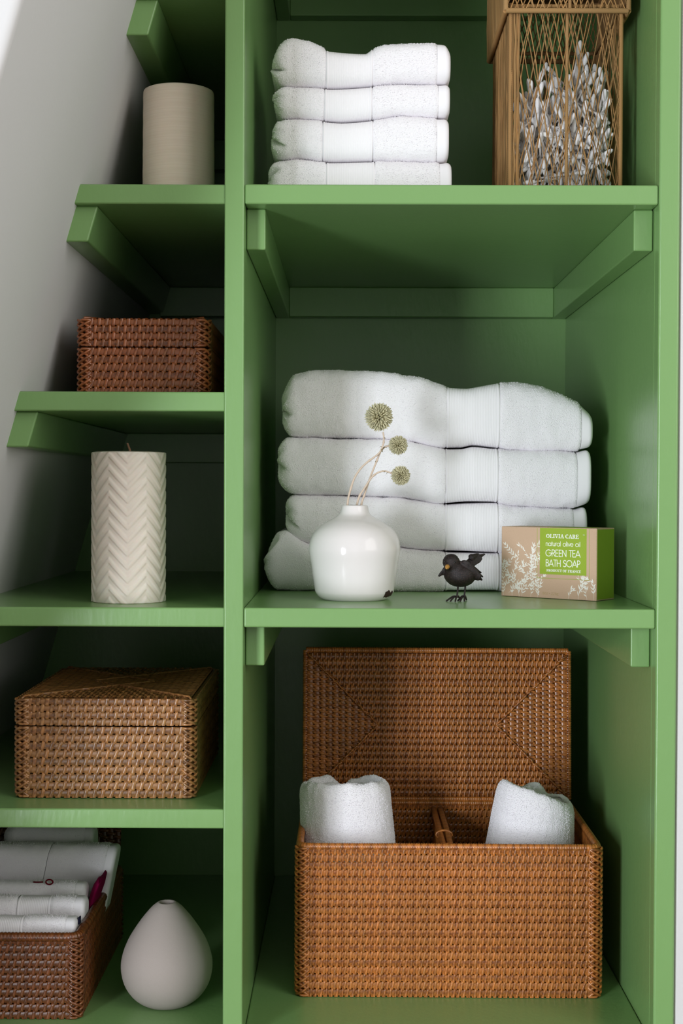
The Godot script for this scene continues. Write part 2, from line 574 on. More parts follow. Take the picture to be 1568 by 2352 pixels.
# short terry loops standing on the surface of g
func pile(o: MeshInstance3D, g: Geo, count: int, sd: int) -> void:
	var r := RandomNumberGenerator.new()
	r.seed = sd
	var tris := g.idx.size() / 3
	var area := PackedFloat32Array()
	var sum := 0.0
	for k in tris:
		var a := g.v[g.idx[3 * k]]
		var f := (g.v[g.idx[3 * k + 1]] - a).cross(g.v[g.idx[3 * k + 2]] - a)
		var nz := g.n[g.idx[3 * k]]
		var w := f.length()
		sum += w if nz.z > -0.25 or nz.x < -0.5 else 0.0
		area.append(sum)
	var mm := MultiMesh.new()
	mm.transform_format = MultiMesh.TRANSFORM_3D
	mm.mesh = tuft_mesh
	mm.instance_count = count
	for k in count:
		var q := r.randf() * sum
		var t := area.bsearch(q)
		t = mini(t, tris - 1)
		var a := r.randf()
		var b := r.randf()
		if a + b > 1:
			a = 1 - a
			b = 1 - b
		var i0 := g.idx[3 * t]
		var i1 := g.idx[3 * t + 1]
		var i2 := g.idx[3 * t + 2]
		var at := g.v[i0] * (1 - a - b) + g.v[i1] * a + g.v[i2] * b
		var nn := (g.n[i0] + Vector3(r.randf_range(-0.5, 0.5), r.randf_range(-0.6, 0.35), r.randf_range(-0.5, 0.5))).normalized()
		var side := nn.cross(Vector3(r.randf_range(-1, 1), r.randf_range(-1, 1), r.randf_range(-1, 1))).normalized()
		var s := r.randf_range(0.7, 1.3)
		mm.set_instance_transform(k, Transform3D(Basis(side * s, nn * s, side.cross(nn) * s), at - nn * 0.0004))
	var i := MultiMeshInstance3D.new()
	i.name = "terry_loops"
	i.multimesh = mm
	i.material_override = M.pile
	i.set_meta("kind", "stuff")
	o.add_child(i, true)


var tuft_mesh: Mesh


func make_tuft() -> void:
	var g := Geo.new()
	g.tube(PackedVector3Array([Vector3(0, 0, 0), Vector3(0.0001, 0.0005, 0), Vector3(0.0003, 0.0010, 0.0001)]), [0.00024, 0.00026, 0.00016], 4)
	tuft_mesh = g.mesh()


func build_towels() -> void:
	var zt := -0.118
	var grp := "white hand towels stacked beside the string-netted box"
	var tt1 := [-0.0904, 1.8029, -0.0834, 1.8124, -0.0733, 1.8174, -0.0633, 1.8184, -0.0482, 1.8155, -0.0357, 1.8110, -0.0271, 1.8050, -0.0030, 1.8026, 0.0170, 1.8021, 0.0245, 1.8071, 0.0371, 1.8111, 0.0671, 1.8132, 0.0972, 1.8138, 0.1082, 1.8128, 0.1143, 1.8063]
	var tb1 := [-0.0892, 1.7659, -0.0862, 1.7645, -0.0651, 1.7620, -0.0531, 1.7625, -0.0265, 1.7611, -0.0029, 1.7616, 0.0217, 1.7632, 0.0573, 1.7663, 0.1025, 1.7659, 0.1145, 1.7669]
	var tb2 := [-0.0861, 1.7295, -0.0806, 1.7260, -0.0590, 1.7260, -0.0314, 1.7236, -0.0103, 1.7222, 0.0219, 1.7247, 0.0575, 1.7288, 0.0991, 1.7269, 0.1142, 1.7274]
	var tb3 := [-0.0895, 1.6799, -0.0830, 1.6780, -0.0588, 1.6800, -0.0262, 1.6761, 0.0256, 1.6772, 0.1029, 1.6759, 0.1139, 1.6775]
	var tb4 := [-0.095, 1.6275, -0.085, 1.6245, 0.116, 1.6245]
	var r := thing("folded_towel", "topmost white hand towel of the upper stack, its top dipping at the ribbed band", "towel", Vector3.ZERO, 0, grp)
	towel(r, -0.0902, 0.1146, -0.0294, 0.0258, 0.0991, tt1, tb1, zt, -0.33, 0.02, 0.3, 11)
	r = thing("folded_towel", "thin white hand towel second from the top of the upper stack", "towel", Vector3.ZERO, 0, grp)
	towel(r, -0.0887, 0.1141, -0.0312, 0.0253, 0.1008, tb1, tb2, zt - 0.001, -0.33, 0.018, 1.4, 12)
	r = thing("folded_towel", "white hand towel third from the top of the upper stack", "towel", Vector3.ZERO, 0, grp)
	towel(r, -0.0897, 0.1131, -0.0330, 0.0262, 0.0991, tb2, tb3, zt, -0.33, 0.02, 0.28, 13)
	r = thing("folded_towel", "white hand towel at the bottom of the upper stack, resting on the shelf", "towel", Vector3.ZERO, 0, grp)
	towel(r, -0.0947, 0.1162, -0.0289, 0.0283, 0.1026, tb3, tb4, zt + 0.003, -0.33, 0.021, 0.75, 14)

	grp = "white bath towels stacked behind the vase and the bird"
	var zm := -0.245
	var t1 := [-0.0818, 1.4268, -0.0710, 1.4404, -0.0515, 1.4459, 0.0074, 1.4466, 0.0421, 1.4445, 0.0843, 1.4393, 0.1119, 1.4307, 0.1222, 1.4264, 0.1465, 1.4249, 0.1676, 1.4282, 0.1833, 1.4310, 0.2092, 1.4316, 0.2368, 1.4284, 0.2649, 1.4172, 0.2855, 1.4070, 0.3013, 1.3936]
	var b1 := [-0.0794, 1.3636, -0.0756, 1.3625, -0.0269, 1.3610, 0.0251, 1.3601, 0.0738, 1.3571, 0.1123, 1.3491, 0.1399, 1.3492, 0.1539, 1.3520, 0.1751, 1.3499, 0.2167, 1.3468, 0.2827, 1.3459, 0.2973, 1.3492]
	var b2 := [-0.0846, 1.2953, -0.0770, 1.2937, -0.0619, 1.2900, 0.0081, 1.2889, 0.0639, 1.2872, 0.1056, 1.2805, 0.1197, 1.2796, 0.1473, 1.2816, 0.1819, 1.2817, 0.2030, 1.2780, 0.2832, 1.2745, 0.2977, 1.2789]
	var b3 := [-0.0758, 1.2368, -0.0649, 1.2309, -0.0508, 1.2290, 0.0641, 1.2243, 0.1200, 1.2197, 0.1861, 1.2183, 0.2943, 1.2182]
	var t4 := [-0.1029, 1.2313, -0.0904, 1.2422, -0.0742, 1.2439, -0.0508, 1.2290, 0.0641, 1.2243, 0.1200, 1.2197, 0.1861, 1.2183, 0.2943, 1.2182]
	var b4 := [-0.1011, 1.1755, -0.0924, 1.1722, -0.0436, 1.1706, 0.1202, 1.1705, 0.1896, 1.1706, 0.2947, 1.1706]
	r = thing("folded_towel", "topmost thick white bath towel of the big stack, sloping down to the right", "towel", Vector3.ZERO, 0, grp)
	towel(r, -0.0836, 0.3024, 0.1206, 0.1872, 0.2878, t1, b1, zm, -0.5, 0.026, 0.42, 21, 45000)
	r = thing("folded_towel", "second white bath towel from the top of the big stack, behind the thistle heads", "towel", Vector3.ZERO, 0, grp)
	towel(r, -0.0879, 0.3002, 0.1190, 0.1855, 0.2829, b1, b2, zm + 0.002, -0.5, 0.026, 0.42, 22, 45000)
	r = thing("folded_towel", "third white bath towel from the top of the big stack, behind the vase shoulder", "towel", Vector3.ZERO, 0, grp)
	towel(r, -0.0782, 0.2959, 0.1190, 0.1862, 0.2791, b2, b3, zm, -0.5, 0.024, 0.3, 23, 45000)
	r = thing("folded_towel", "bottom white bath towel of the big stack, sticking out at the left behind the vase", "towel", Vector3.ZERO, 0, grp)
	towel(r, -0.1047, 0.2926, 0.1190, 0.1872, 0.2785, t4, b4, zm + 0.004, -0.5, 0.024, 0.9, 24, 45000)


# ---------------------------------------------------------------- rattan
func tone(base: Color, spread: float) -> Color:
	var k := 1.0 + rng.randf_range(-spread, spread)
	var w := rng.randf_range(-0.06, 0.06)
	return Color(base.r * k * (1 + w), base.g * k, base.b * k * (1 - w))


# one cane strand going over and under the rods; "up" along it, "side" across it, "out" away from the panel
func strand(g: Geo, at: Vector3, up: Vector3, side: Vector3, out: Vector3, t0: float, t1: float, pitch: float, phase: float, w: float, amp: float, th: float, lean: float) -> void:
	var steps := maxi(2, int(round((t1 - t0) / pitch * 6.0)))
	var p := PackedVector3Array()
	for k in steps + 1:
		var t := lerpf(t0, t1, float(k) / steps)
		var c := cos(PI * (t / pitch - 0.5 + phase))
		var o := amp * tanh((c + 0.68) * 3.0)
		if o < 0.0:
			o *= 1.75
		var x := lean * sin(PI * (t / pitch - 0.5 + phase))
		var ww := w * (0.72 + 0.28 * smoothstep(-0.75, 0.3, c)) * 0.5
		var b := at + up * t + side * x + out * o
		for j in 5:
			var a := -PI / 2 + PI * j / 4.0
			p.append(b - side * (ww * sin(a)) + out * (th * cos(a)))
	g.grid(steps + 1, 5, p)


func ring_path(w: float, d: float, y: float, rc: float, seg := 5) -> Array:      # points and outward directions, counter-clockwise from above
	var pts := PackedVector3Array()
	var outs := PackedVector3Array()
	for q in [[1, 1, 0.0], [1, -1, PI / 2], [-1, -1, PI], [-1, 1, PI * 1.5]]:
		for k in seg:
			var a: float = PI / 2 - q[2] - PI / 2 * k / (seg - 1.0)     # angle from +x towards +z
			var o := Vector3(cos(a), 0, sin(a))
			outs.append(o)
			pts.append(Vector3(q[0] * (w / 2 - rc), y, q[1] * (d / 2 - rc)) + o * rc)
	return [pts, outs]


func rod_ring(w: float, d: float, y: float, rc: float, ry: float, rt: float, color: Color) -> Geo:
	var g := Geo.new()
	g.col = color
	var path: Array = ring_path(w, d, y, rc)
	var p := PackedVector3Array()
	for k in path[0].size():
		for s in 10:
			var a := TAU * s / 10
			var ca := cos(a)
			var sa := sin(a)
			p.append(path[0][k] + path[1][k] * (rt * signf(ca) * pow(absf(ca), 0.7)) + Vector3(0, ry * signf(sa) * pow(absf(sa), 0.55), 0))
	g.grid(path[0].size(), 10, p, true, true)
	return g


# four woven walls standing on y0: adds the rods, the strands, the braided corners to part
func woven_walls(part: Node3D, w: float, d: float, h: float, y0: float, rows: int, colp: float, sw: float, rt: float, color: Color, lean: float, inner := false) -> void:
	var pitch := h / rows
	var rc := 0.008
	for j in rows:
		obj("rattan_rod", rod_ring(w - rt * 2, d - rt * 2, y0 + (j + 0.5) * pitch, rc, pitch * 0.455, rt, tone(color * 0.82, 0.1)), M.rattan, part)
	var g := Geo.new()
	for side in 4:
		var out: Vector3 = [Vector3(0, 0, 1), Vector3(1, 0, 0), Vector3(0, 0, -1), Vector3(-1, 0, 0)][side]
		var across := Vector3.UP.cross(out)
		var wid := w if side % 2 == 0 else d
		var off := (d if side % 2 == 0 else w) / 2 - rt
		var n := int((wid - 2 * rc - 0.004) / colp)
		var cp := (wid - 2 * rc - 0.004) / n
		for k in n + 1:
			g.col = tone(color, 0.16)
			strand(g, out * off + across * (-wid / 2 + rc + 0.002 + cp * k + rng.randf_range(-0.1, 0.1) * cp) + Vector3(0, y0, 0), Vector3.UP, across, out, 0.0, h, pitch, float(k % 2), sw * rng.randf_range(0.88, 1.1), rt * 1.25, 0.0009, lean * rng.randf_range(0.5, 1.4))
		if inner:
			for k in n + 1:
				g.col = tone(color, 0.16)
				strand(g, out * off + across * (-wid / 2 + rc + 0.002 + cp * k) + Vector3(0, y0, 0), Vector3.UP, -across, -out, 0.0, h, pitch, float((k + 1) % 2), sw, rt * 1.25, 0.0009, lean)
	obj("woven_strands", g, M.rattan, part, "stuff")
	for q in [[1, 1], [1, -1], [-1, -1], [-1, 1]]:
		g = Geo.new()
		var corner := Vector3(q[0] * (w / 2 - rc), y0, q[1] * (d / 2 - rc))
		var ex := Vector3(q[0], 0, 0)
		var ez := Vector3(0, 0, q[1])
		var n := int(h / (pitch * 0.72))
		for k in n:
			var y := (k + 0.5) * h / n
			for dir in [-1.0, 1.0]:
				g.col = tone(color, 0.18)
				var pts := []
				for s in 9:
					var f := s / 8.0
					var yy := clampf(y + dir * (f - 0.5) * pitch * 1.9, 0.0015, h - 0.0015)
					var lift := 0.0012 + (0.0012 if (f > 0.5) == (dir > 0) else 0.0)
					if f < 0.25:
						pts.append(corner - ex * (0.0055 * (1 - f / 0.25)) + ez * (rc + lift * f * 4) + Vector3(0, yy, 0))
					elif f > 0.75:
						pts.append(corner - ez * (0.0055 * (f - 0.75) / 0.25) + ex * (rc + lift * (1 - f) * 4) + Vector3(0, yy, 0))
					else:
						var a := (f - 0.25) / 0.5 * PI / 2
						pts.append(corner + (ez * cos(a) + ex * sin(a)) * (rc + lift) + Vector3(0, yy, 0))
				g.tube(PackedVector3Array(pts), 0.0016, 5)
		obj("corner_braid", g, M.rattan, part)


# rim: a rod bound round and round with strands
func bound_rim(part: Node3D, w: float, d: float, y: float, rt: float, r: float, bind: float, color: Color, called := "rim") -> void:
	var path: Array = ring_path(w - rt * 2, d - rt * 2, y, 0.011, 7)
	var pts: PackedVector3Array = path[0]
	var g := Geo.new()
	var p := PackedVector3Array()
	var cl := PackedColorArray()
	var rows := 0
	for k in pts.size():
		var a := pts[k]
		var b := pts[(k + 1) % pts.size()]
		var oa: Vector3 = path[1][k]
		var ob: Vector3 = path[1][(k + 1) % pts.size()]
		var n := maxi(4, int(a.distance_to(b) / bind) * 4)
		var tc := tone(color, 0.15)
		for s in n:
			if s % 4 == 0:
				tc = tone(color, 0.15)
			var f := float(s) / n
			var o := oa.lerp(ob, f).normalized()
			var rr := r * (0.9 + 0.14 * absf(sin(PI * (s / 4.0))))
			for j in 10:
				var an := TAU * j / 10
				p.append(a.lerp(b, f) + o * (rr * cos(an)) + Vector3(0, rr * sin(an), 0))
				cl.append(tc)
			rows += 1
	g.grid(rows, 10, p, true, true, PackedVector2Array(), cl)
	obj(called, g, M.rattan, part)


# flat woven panel with mitred corners in the local x-y plane, facing +z, size w x h, placed by xf
func mitred_panel(part: Node3D, w: float, h: float, rows: int, colp: float, sw: float, rt: float, color: Color, xf: Transform3D, lean: float) -> void:
	var pitch := h / 2 / rows
	for k in rows:
		var a := w / 2 - (k + 0.5) * pitch
		var b := h / 2 - (k + 0.5) * pitch
		var g := Geo.new()
		g.col = tone(color * 0.82, 0.1)
		for e in [[Vector3(-a, b, 0), Vector3(a, b, 0)], [Vector3(a, b, 0), Vector3(a, -b, 0)], [Vector3(a, -b, 0), Vector3(-a, -b, 0)], [Vector3(-a, -b, 0), Vector3(-a, b, 0)]]:
			var d: Vector3 = (e[1] - e[0]).normalized()
			g.tube(PackedVector3Array([xf * (e[0] - d * pitch * 0.3), xf * e[0], xf * ((e[0] + e[1]) / 2), xf * e[1], xf * (e[1] + d * pitch * 0.3)]), pitch * 0.46, 8, false, rt / (pitch * 0.46), xf.basis.z)
		obj("rattan_rod", g, M.rattan, part)
	var s := Geo.new()
	var core := w / 2 - h / 2
	var up := xf.basis.y
	var ac := xf.basis.x
	var out := xf.basis.z
	var n := int(w / colp)
	for k in range(1, n):
		var x := -w / 2 + w * k / n
		var lo := maxf(0.0, absf(x) - core)
		var ln := lean * rng.randf_range(0.5, 1.4)
		s.col = tone(color, 0.16)
		if lo <= 0.0:
			strand(s, xf * Vector3(x, -h / 2, 0), up, ac, out, 0, h, pitch, float(k % 2), sw, rt * 1.25, 0.0009, ln)
		elif h / 2 - lo > pitch * 0.6:
			var t := maxf(1.0, ceilf((h / 2 - lo) / pitch - 0.5)) * pitch
			strand(s, xf * Vector3(x, h / 2 - h, 0), up, ac, out, 0, t, pitch, float(k % 2), sw, rt * 1.25, 0.0009, ln)
			strand(s, xf * Vector3(x, h / 2, 0), -up, -ac, out, 0, t, pitch, float(k % 2), sw, rt * 1.25, 0.0009, ln)
	n = int(h / colp)
	for k in range(1, n):
		var y := -h / 2 + h * k / n
		var len := h / 2 - absf(y)
		if len < pitch * 0.6:
			continue
		var t := maxf(1.0, ceilf(len / pitch - 0.5)) * pitch
		for sg in [-1.0, 1.0]:
			s.col = tone(color, 0.16)
			strand(s, xf * Vector3(sg * w / 2, y, 0), ac * -sg, up * sg, out, 0, t, pitch, float(k % 2), sw, rt * 1.25, 0.0009, lean * rng.randf_range(0.5, 1.4))
	obj("woven_strands", s, M.rattan, part, "stuff")
	var c := Geo.new()
	for sx in [-1.0, 1.0]:
		for sy in [-1.0, 1.0]:
			for k in rows * 2 - 1:
				c.col = tone(color, 0.2)
				var f0 := (k + 0.1) / (rows * 2.0)
				var f1 := minf((k + 1.8) / (rows * 2.0), 1.0)
				var a := Vector3(sx * (w / 2 - f0 * h / 2), sy * (h / 2 - f0 * h / 2), rt * 1.2)
				var b := Vector3(sx * (w / 2 - f1 * h / 2), sy * (h / 2 - f1 * h / 2), rt * 1.2)
				var off := Vector3(rng.randf_range(-1, 1), rng.randf_range(-1, 1), 0) * 0.0012
				c.tube(PackedVector3Array([xf * (a + off - Vector3(0, 0, rt)), xf * (a.lerp(b, 0.25) + off + Vector3(0, 0, 0.0014)), xf * (a.lerp(b, 0.75) - off + Vector3(0, 0, 0.0014)), xf * (b - off - Vector3(0, 0, rt))]), 0.0015, 5)
	obj("mitre_cord", c, M.rattan, part, "stuff")


func lidded_box(root: Node3D, w: float, d: float, hb: float, hl: float, rb: int, rl: int, colp: float, sw: float, color: Color) -> void:
	var rt := 0.0022
	var g := Geo.new()
	g.col = color * 0.6
	g.box(Vector3(w - 0.014, hb - 0.003, d - 0.014), 0.008, Transform3D(Basis(), Vector3(0, hb / 2, 0)))
	var body := obj("body", g, M.rattan, root)
	woven_walls(body, w, d, hb, 0.0008, rb, colp, sw, rt, color, 0.0009)
	g = Geo.new()
	g.col = color * 0.6
	g.box(Vector3(w - 0.014, hl - 0.004, d - 0.014), 0.006, Transform3D(Basis(), Vector3(0, hb + 0.002 + (hl - 0.006) / 2, 0)))
	var lid := obj("lid", g, M.rattan, root)
	woven_walls(lid, w, d, hl - 0.003, hb + 0.002, rl, colp, sw, rt, color, 0.0005)
	mitred_panel(lid, w - 0.008, d - 0.008, 11, colp, sw, 0.0016, color, Transform3D(Basis(Vector3(1, 0, 0), Vector3(0, 0, -1), Vector3(0, 1, 0)), Vector3(0, hb + hl - 0.0025, 0)), 0.0006)


func build_rattan() -> void:
	var brown := Color(0.36, 0.108, 0.034)
	var r := thing("rattan_box", "small reddish brown rattan box with a lid, against the divider on the second left shelf", "box", Vector3(-0.2325, SHELF_2, -0.08 - 0.1))
	lidded_box(r, 0.1455, 0.2, 0.0535, 0.0345, 6, 4, 0.0041, 0.0037, brown)
	var tan := Color(0.40, 0.185, 0.063)
	r = thing("rattan_box", "larger tan brown rattan box with a lid, on the shelf below the chevron candle", "box", Vector3(-0.2707, SHELF_4, -0.054 - 0.137))
	lidded_box(r, 0.198, 0.274, 0.0795, 0.033, 9, 4, 0.0048, 0.0042, tan)

	# the open basket with a raised lid
	var honey := Color(0.54, 0.185, 0.04)
	var rt := 0.0022
	var w := 0.3555
	var d := 0.243
	var h := 0.1805
	r = thing("rattan_basket", "big open rattan basket with a divider and raised lid, holding two rolled towels", "basket", Vector3(0.1185, SHELF_5, -0.139 - d / 2))
	var g := Geo.new()
	g.col = honey * 0.6
	g.box(Vector3(w - 0.012, 0.006, d - 0.012), 0.002, Transform3D(Basis(), Vector3(0, 0.004, 0)))
	var body := obj("body", g, M.rattan, r)
	woven_walls(body, w, d, h - 0.004, 0.0005, 20, 0.0031, 0.0027, rt, honey, 0.0006, true)
	bound_rim(body, w, d, h - 0.0035, rt, 0.0043, 0.0029, honey)
	g = Geo.new()
	for s in [-1.0, 1.0]:
		g.col = tone(honey * 0.8, 0.1)
		g.tube(PackedVector3Array([Vector3(s * 0.0042, h - 0.011, -d / 2 + 0.004), Vector3(s * 0.0045, h - 0.0095, 0), Vector3(s * 0.0042, h - 0.011, d / 2 - 0.004)]), 0.0038, 10)
	for k in 16:
		g.col = tone(honey * 0.8, 0.1)
		g.tube(PackedVector3Array([Vector3(0, 0.006 + k * 0.0098, -d / 2 + 0.004), Vector3(0, 0.006 + k * 0.0098, d / 2 - 0.004)]), 0.0046, 8, false, 0.5, Vector3.RIGHT)
	for k in int(d / 0.0031) - 3:
		for s in [-1.0, 1.0]:
			g.col = tone(honey, 0.15)
			strand(g, Vector3(s * 0.0012, 0.002, -d / 2 + 0.006 + k * 0.0031), Vector3.UP, Vector3(0, 0, -s), Vector3(s, 0, 0), 0, h - 0.014, 0.0098, float(k % 2) + (1.0 if s > 0 else 0.0), 0.0026, rt * 1.3, 0.0009, 0.0004)
	for q in [0.62, 0.9]:
		g.col = tone(honey * 1.1, 0.1)
		var loop := PackedVector3Array()
		for k in 14:
			var a := TAU * k / 14
			loop.append(Vector3(cos(a) * 0.0098, h - 0.0105 + sin(a) * 0.0052, -d / 2 + d * q))
		g.tube(loop, 0.0014, 6, true)
	obj("divider", g, M.rattan, r)
	g = Geo.new()
	g.col = honey * 0.55
	g.box(Vector3(w - 0.012, 0.192, 0.004), 0.001)
	var lid := obj("lid", g, M.rattan, r)
	lid.position = Vector3(0, h + 0.1005, -d / 2 - 0.006)
	lid.rotation.x = -0.05
	mitred_panel(lid, w - 0.008, 0.19, 11, 0.0031, 0.0026, 0.002, honey, Transform3D(Basis(), Vector3(0, 0, 0.004)), 0.0006)
	bound_lid_rim(lid, w - 0.004, 0.198, honey)
	var sk := Geo.new()
	for k in 4:
		var pts := PackedVector3Array()
		for q in [[1, 1], [-1, 1], [-1, -1], [1, -1]]:
			pts.append(Vector3(q[0] * (w / 2 - 0.004), q[1] * 0.095, -0.006 - k * 0.0085))
		for e in 4:
			sk.col = tone(honey * 0.85, 0.1)
			sk.tube(PackedVector3Array([pts[e], (pts[e] + pts[(e + 1) % 4]) / 2, pts[(e + 1) % 4]]), 0.0042, 8, false)
	obj("lid_skirt", sk, M.rattan, lid)

	# the basket of folded towels at the lower left
	var russet := Color(0.18, 0.055, 0.015)
	w = 0.205
	d = 0.30
	h = 0.0975
	r = thing("rattan_basket", "low open rattan basket of folded towels, cut off by the left edge of the photo", "basket", Vector3(-0.3005 - w / 2, SHELF_5, -0.0625 - d / 2))
	g = Geo.new()
	g.col = russet * 0.6
	g.box(Vector3(w - 0.012, 0.006, d - 0.012), 0.002, Transform3D(Basis(), Vector3(0, 0.004, 0)))
	body = obj("body", g, M.rattan, r)
	woven_walls(body, w, d, h - 0.006, 0.0005, 11, 0.0042, 0.0038, rt, russet, 0.0008)
	bound_rim(body, w, d, h - 0.0055, rt, 0.0055, 0.004, russet)
	g = Geo.new()
	g.col = russet * 0.6
	g.box(Vector3(w - 0.012, 0.10, 0.004), 0.001)
	lid = obj("lid", g, M.rattan, r)
	lid.position = Vector3(0, h + 0.068, -d / 2 - 0.03)
	lid.rotation.x = -0.3
	mitred_panel(lid, w - 0.006, 0.13, 7, 0.0042, 0.0038, 0.002, russet, Transform3D(Basis(), Vector3(0, 0, 0.004)), 0.0006)


func bound_lid_rim(lid: Node3D, w: float, h: float, color: Color) -> void:
	var g := Geo.new()
	var c := [Vector3(-w / 2, -h / 2, 0.002), Vector3(w / 2, -h / 2, 0.002), Vector3(w / 2, h / 2, 0.002), Vector3(-w / 2, h / 2, 0.002)]
	for e in 4:
		var a: Vector3 = c[e]
		var b: Vector3 = c[(e + 1) % 4]
		var n := int(a.distance_to(b) / 0.0031)
		var d := (b - a).normalized()
		var o := Vector3(d.y, -d.x, 0)
		for k in n:
			g.col = tone(color, 0.16)
			var p := PackedVector3Array()
			for s in 3:
				var rr := 0.0045 if s == 1 else 0.0038
				var m := a.lerp(b, (k + s / 2.0) / n)
				for j in 8:
					var an := TAU * j / 8
					p.append(m + o * (rr * cos(an)) + Vector3(0, 0, rr * sin(an)))
			g.grid(3, 8, p, false, true)
	obj("rim", g, M.rattan, lid)


# ---------------------------------------------------------------- rolled towels standing in the big basket
func rolled(root: Node3D, rx: float, rz: float, h: float, lean: Vector2, taper: Vector2, lip: Array, sd: int) -> void:
	noise.seed = sd
	var seg := 96
	var p := PackedVector3Array()
	var rows := 0
	var prof := []                                          # (share of radius, share of height, falls below the lip)
	for k in 25:
		prof.append(Vector3(1.0, k / 24.0 * 0.93, 0))
	for k in range(1, 8):
		var a := PI / 2 * k / 7.0
		prof.append(Vector3(1.0 - 0.13 * (1 - cos(a)), 0.93 + 0.07 * sin(a), 0))
	for k in range(1, 7):
		var a := PI / 2 * k / 6.0
		prof.append(Vector3(0.87 - 0.12 * sin(a), 1.0, 0.011 * (1 - cos(a))))
	for k in range(1, 22):
		var f := k / 21.0
		prof.append(Vector3(0.75 * (1 - f), 1.0, 0.011 + 0.004 * f))
	for q in prof:
		var pr: Vector3 = q
		rows += 1
		for s in seg:
			var a := TAU * s / seg
			var deg := rad_to_deg(a)
			var hh := h + along(lip, deg)
			var y := pr.y * hh - pr.z
			var f := y / h
			var r := pr.x
			var dent := 1.0 + 0.05 * noise.get_noise_3d(cos(a) * 60, y * 600, sin(a) * 60) + 0.012 * noise.get_noise_3d(cos(a) * 700, y * 4000, sin(a) * 700)
			if pr.z > 0.0 and r < 0.76:                        # spiral of the rolled layers
				var turn := fposmod(r * 3.2 - a / TAU + 0.2, 1.0)
				y += 0.006 * pow(sin(turn * PI), 0.6) + 0.003 * noise.get_noise_2d(r * 300, deg * 1.5)
			elif pr.x < 0.999:
				y += 0.004 * noise.get_noise_2d(deg * 2.2, sd * 9)
			var kx := rx * lerpf(1.0, taper.x, f) * r * dent
			var kz := rz * lerpf(1.0, taper.y, f) * r * dent
			p.append(Vector3(cos(a) * kx + lean.x * f, y, sin(a) * kz + lean.y * f))
	var g := Geo.new()
	g.grid(rows, seg, p, false, true)
	var o := obj("terry_roll", g, M.terry, root)
	pile(o, g, 45000, sd)


func build_rolls() -> void:
	var grp := "white rolled towels in the big rattan basket"
	var y := SHELF_5 + 0.009
	var r := thing("rolled_towel", "white rolled towel in the left half of the big basket, two peaks on top", "towel", Vector3(0.009, y, -0.235), 0, grp)
	rolled(r, 0.063, 0.056, 0.231, Vector2(-0.015, -0.004), Vector2(0.88, 0.9), [0, -0.004, 40, -0.003, 75, 0.0, 110, -0.001, 150, -0.003, 190, -0.008, 225, -0.009, 246, -0.008, 262, -0.017, 270, -0.020, 280, -0.012, 300, -0.008, 325, -0.006, 345, -0.005, 360, -0.004], 51)
	r = thing("rolled_towel", "white rolled towel in the right half of the big basket, sloping to the right", "towel", Vector3(0.2105, y, -0.235), 0, grp)
	rolled(r, 0.072, 0.058, 0.229, Vector2(0.022, -0.004), Vector2(0.64, 0.8), [0, -0.026, 30, -0.024, 60, -0.016, 90, -0.010, 130, -0.003, 165, 0.0, 200, -0.004, 230, -0.011, 255, -0.018, 268, -0.013, 285, -0.014, 300, -0.024, 320, -0.026, 340, -0.024, 360, -0.026], 52)


# ---------------------------------------------------------------- folded towels filed in the low basket
func filed_towel(label: String, x0: float, x1: float, y: float, z: float, top: float, th: float, tilt: float, b0: float, b1: float, sd: int, flare := 0.0) -> Node3D:
	var r := thing("filed_towel", label, "towel", Vector3(0, y, z), 0, "folded towels in the low rattan basket")
	r.basis = Basis(Vector3(1, 0, 0), -PI / 2 - tilt)
	var up := []
	var dn := []
	var f := FastNoiseLite.new()
	f.seed = sd
	for k in 9:
		var x := lerpf(x0, x1, k / 8.0)
		up.append_array([x, th / 2 + 0.006 * f.get_noise_1d(k * 40)])
		dn.append_array([x, -th / 2 + 0.006 * f.get_noise_1d(k * 40 + 500)])
	towel(r, x0, x1, b0, b1, x1 - 0.012, up, dn, top - y, 0.004, th * 0.5, 1.5, sd, 12000, flare)
	return r


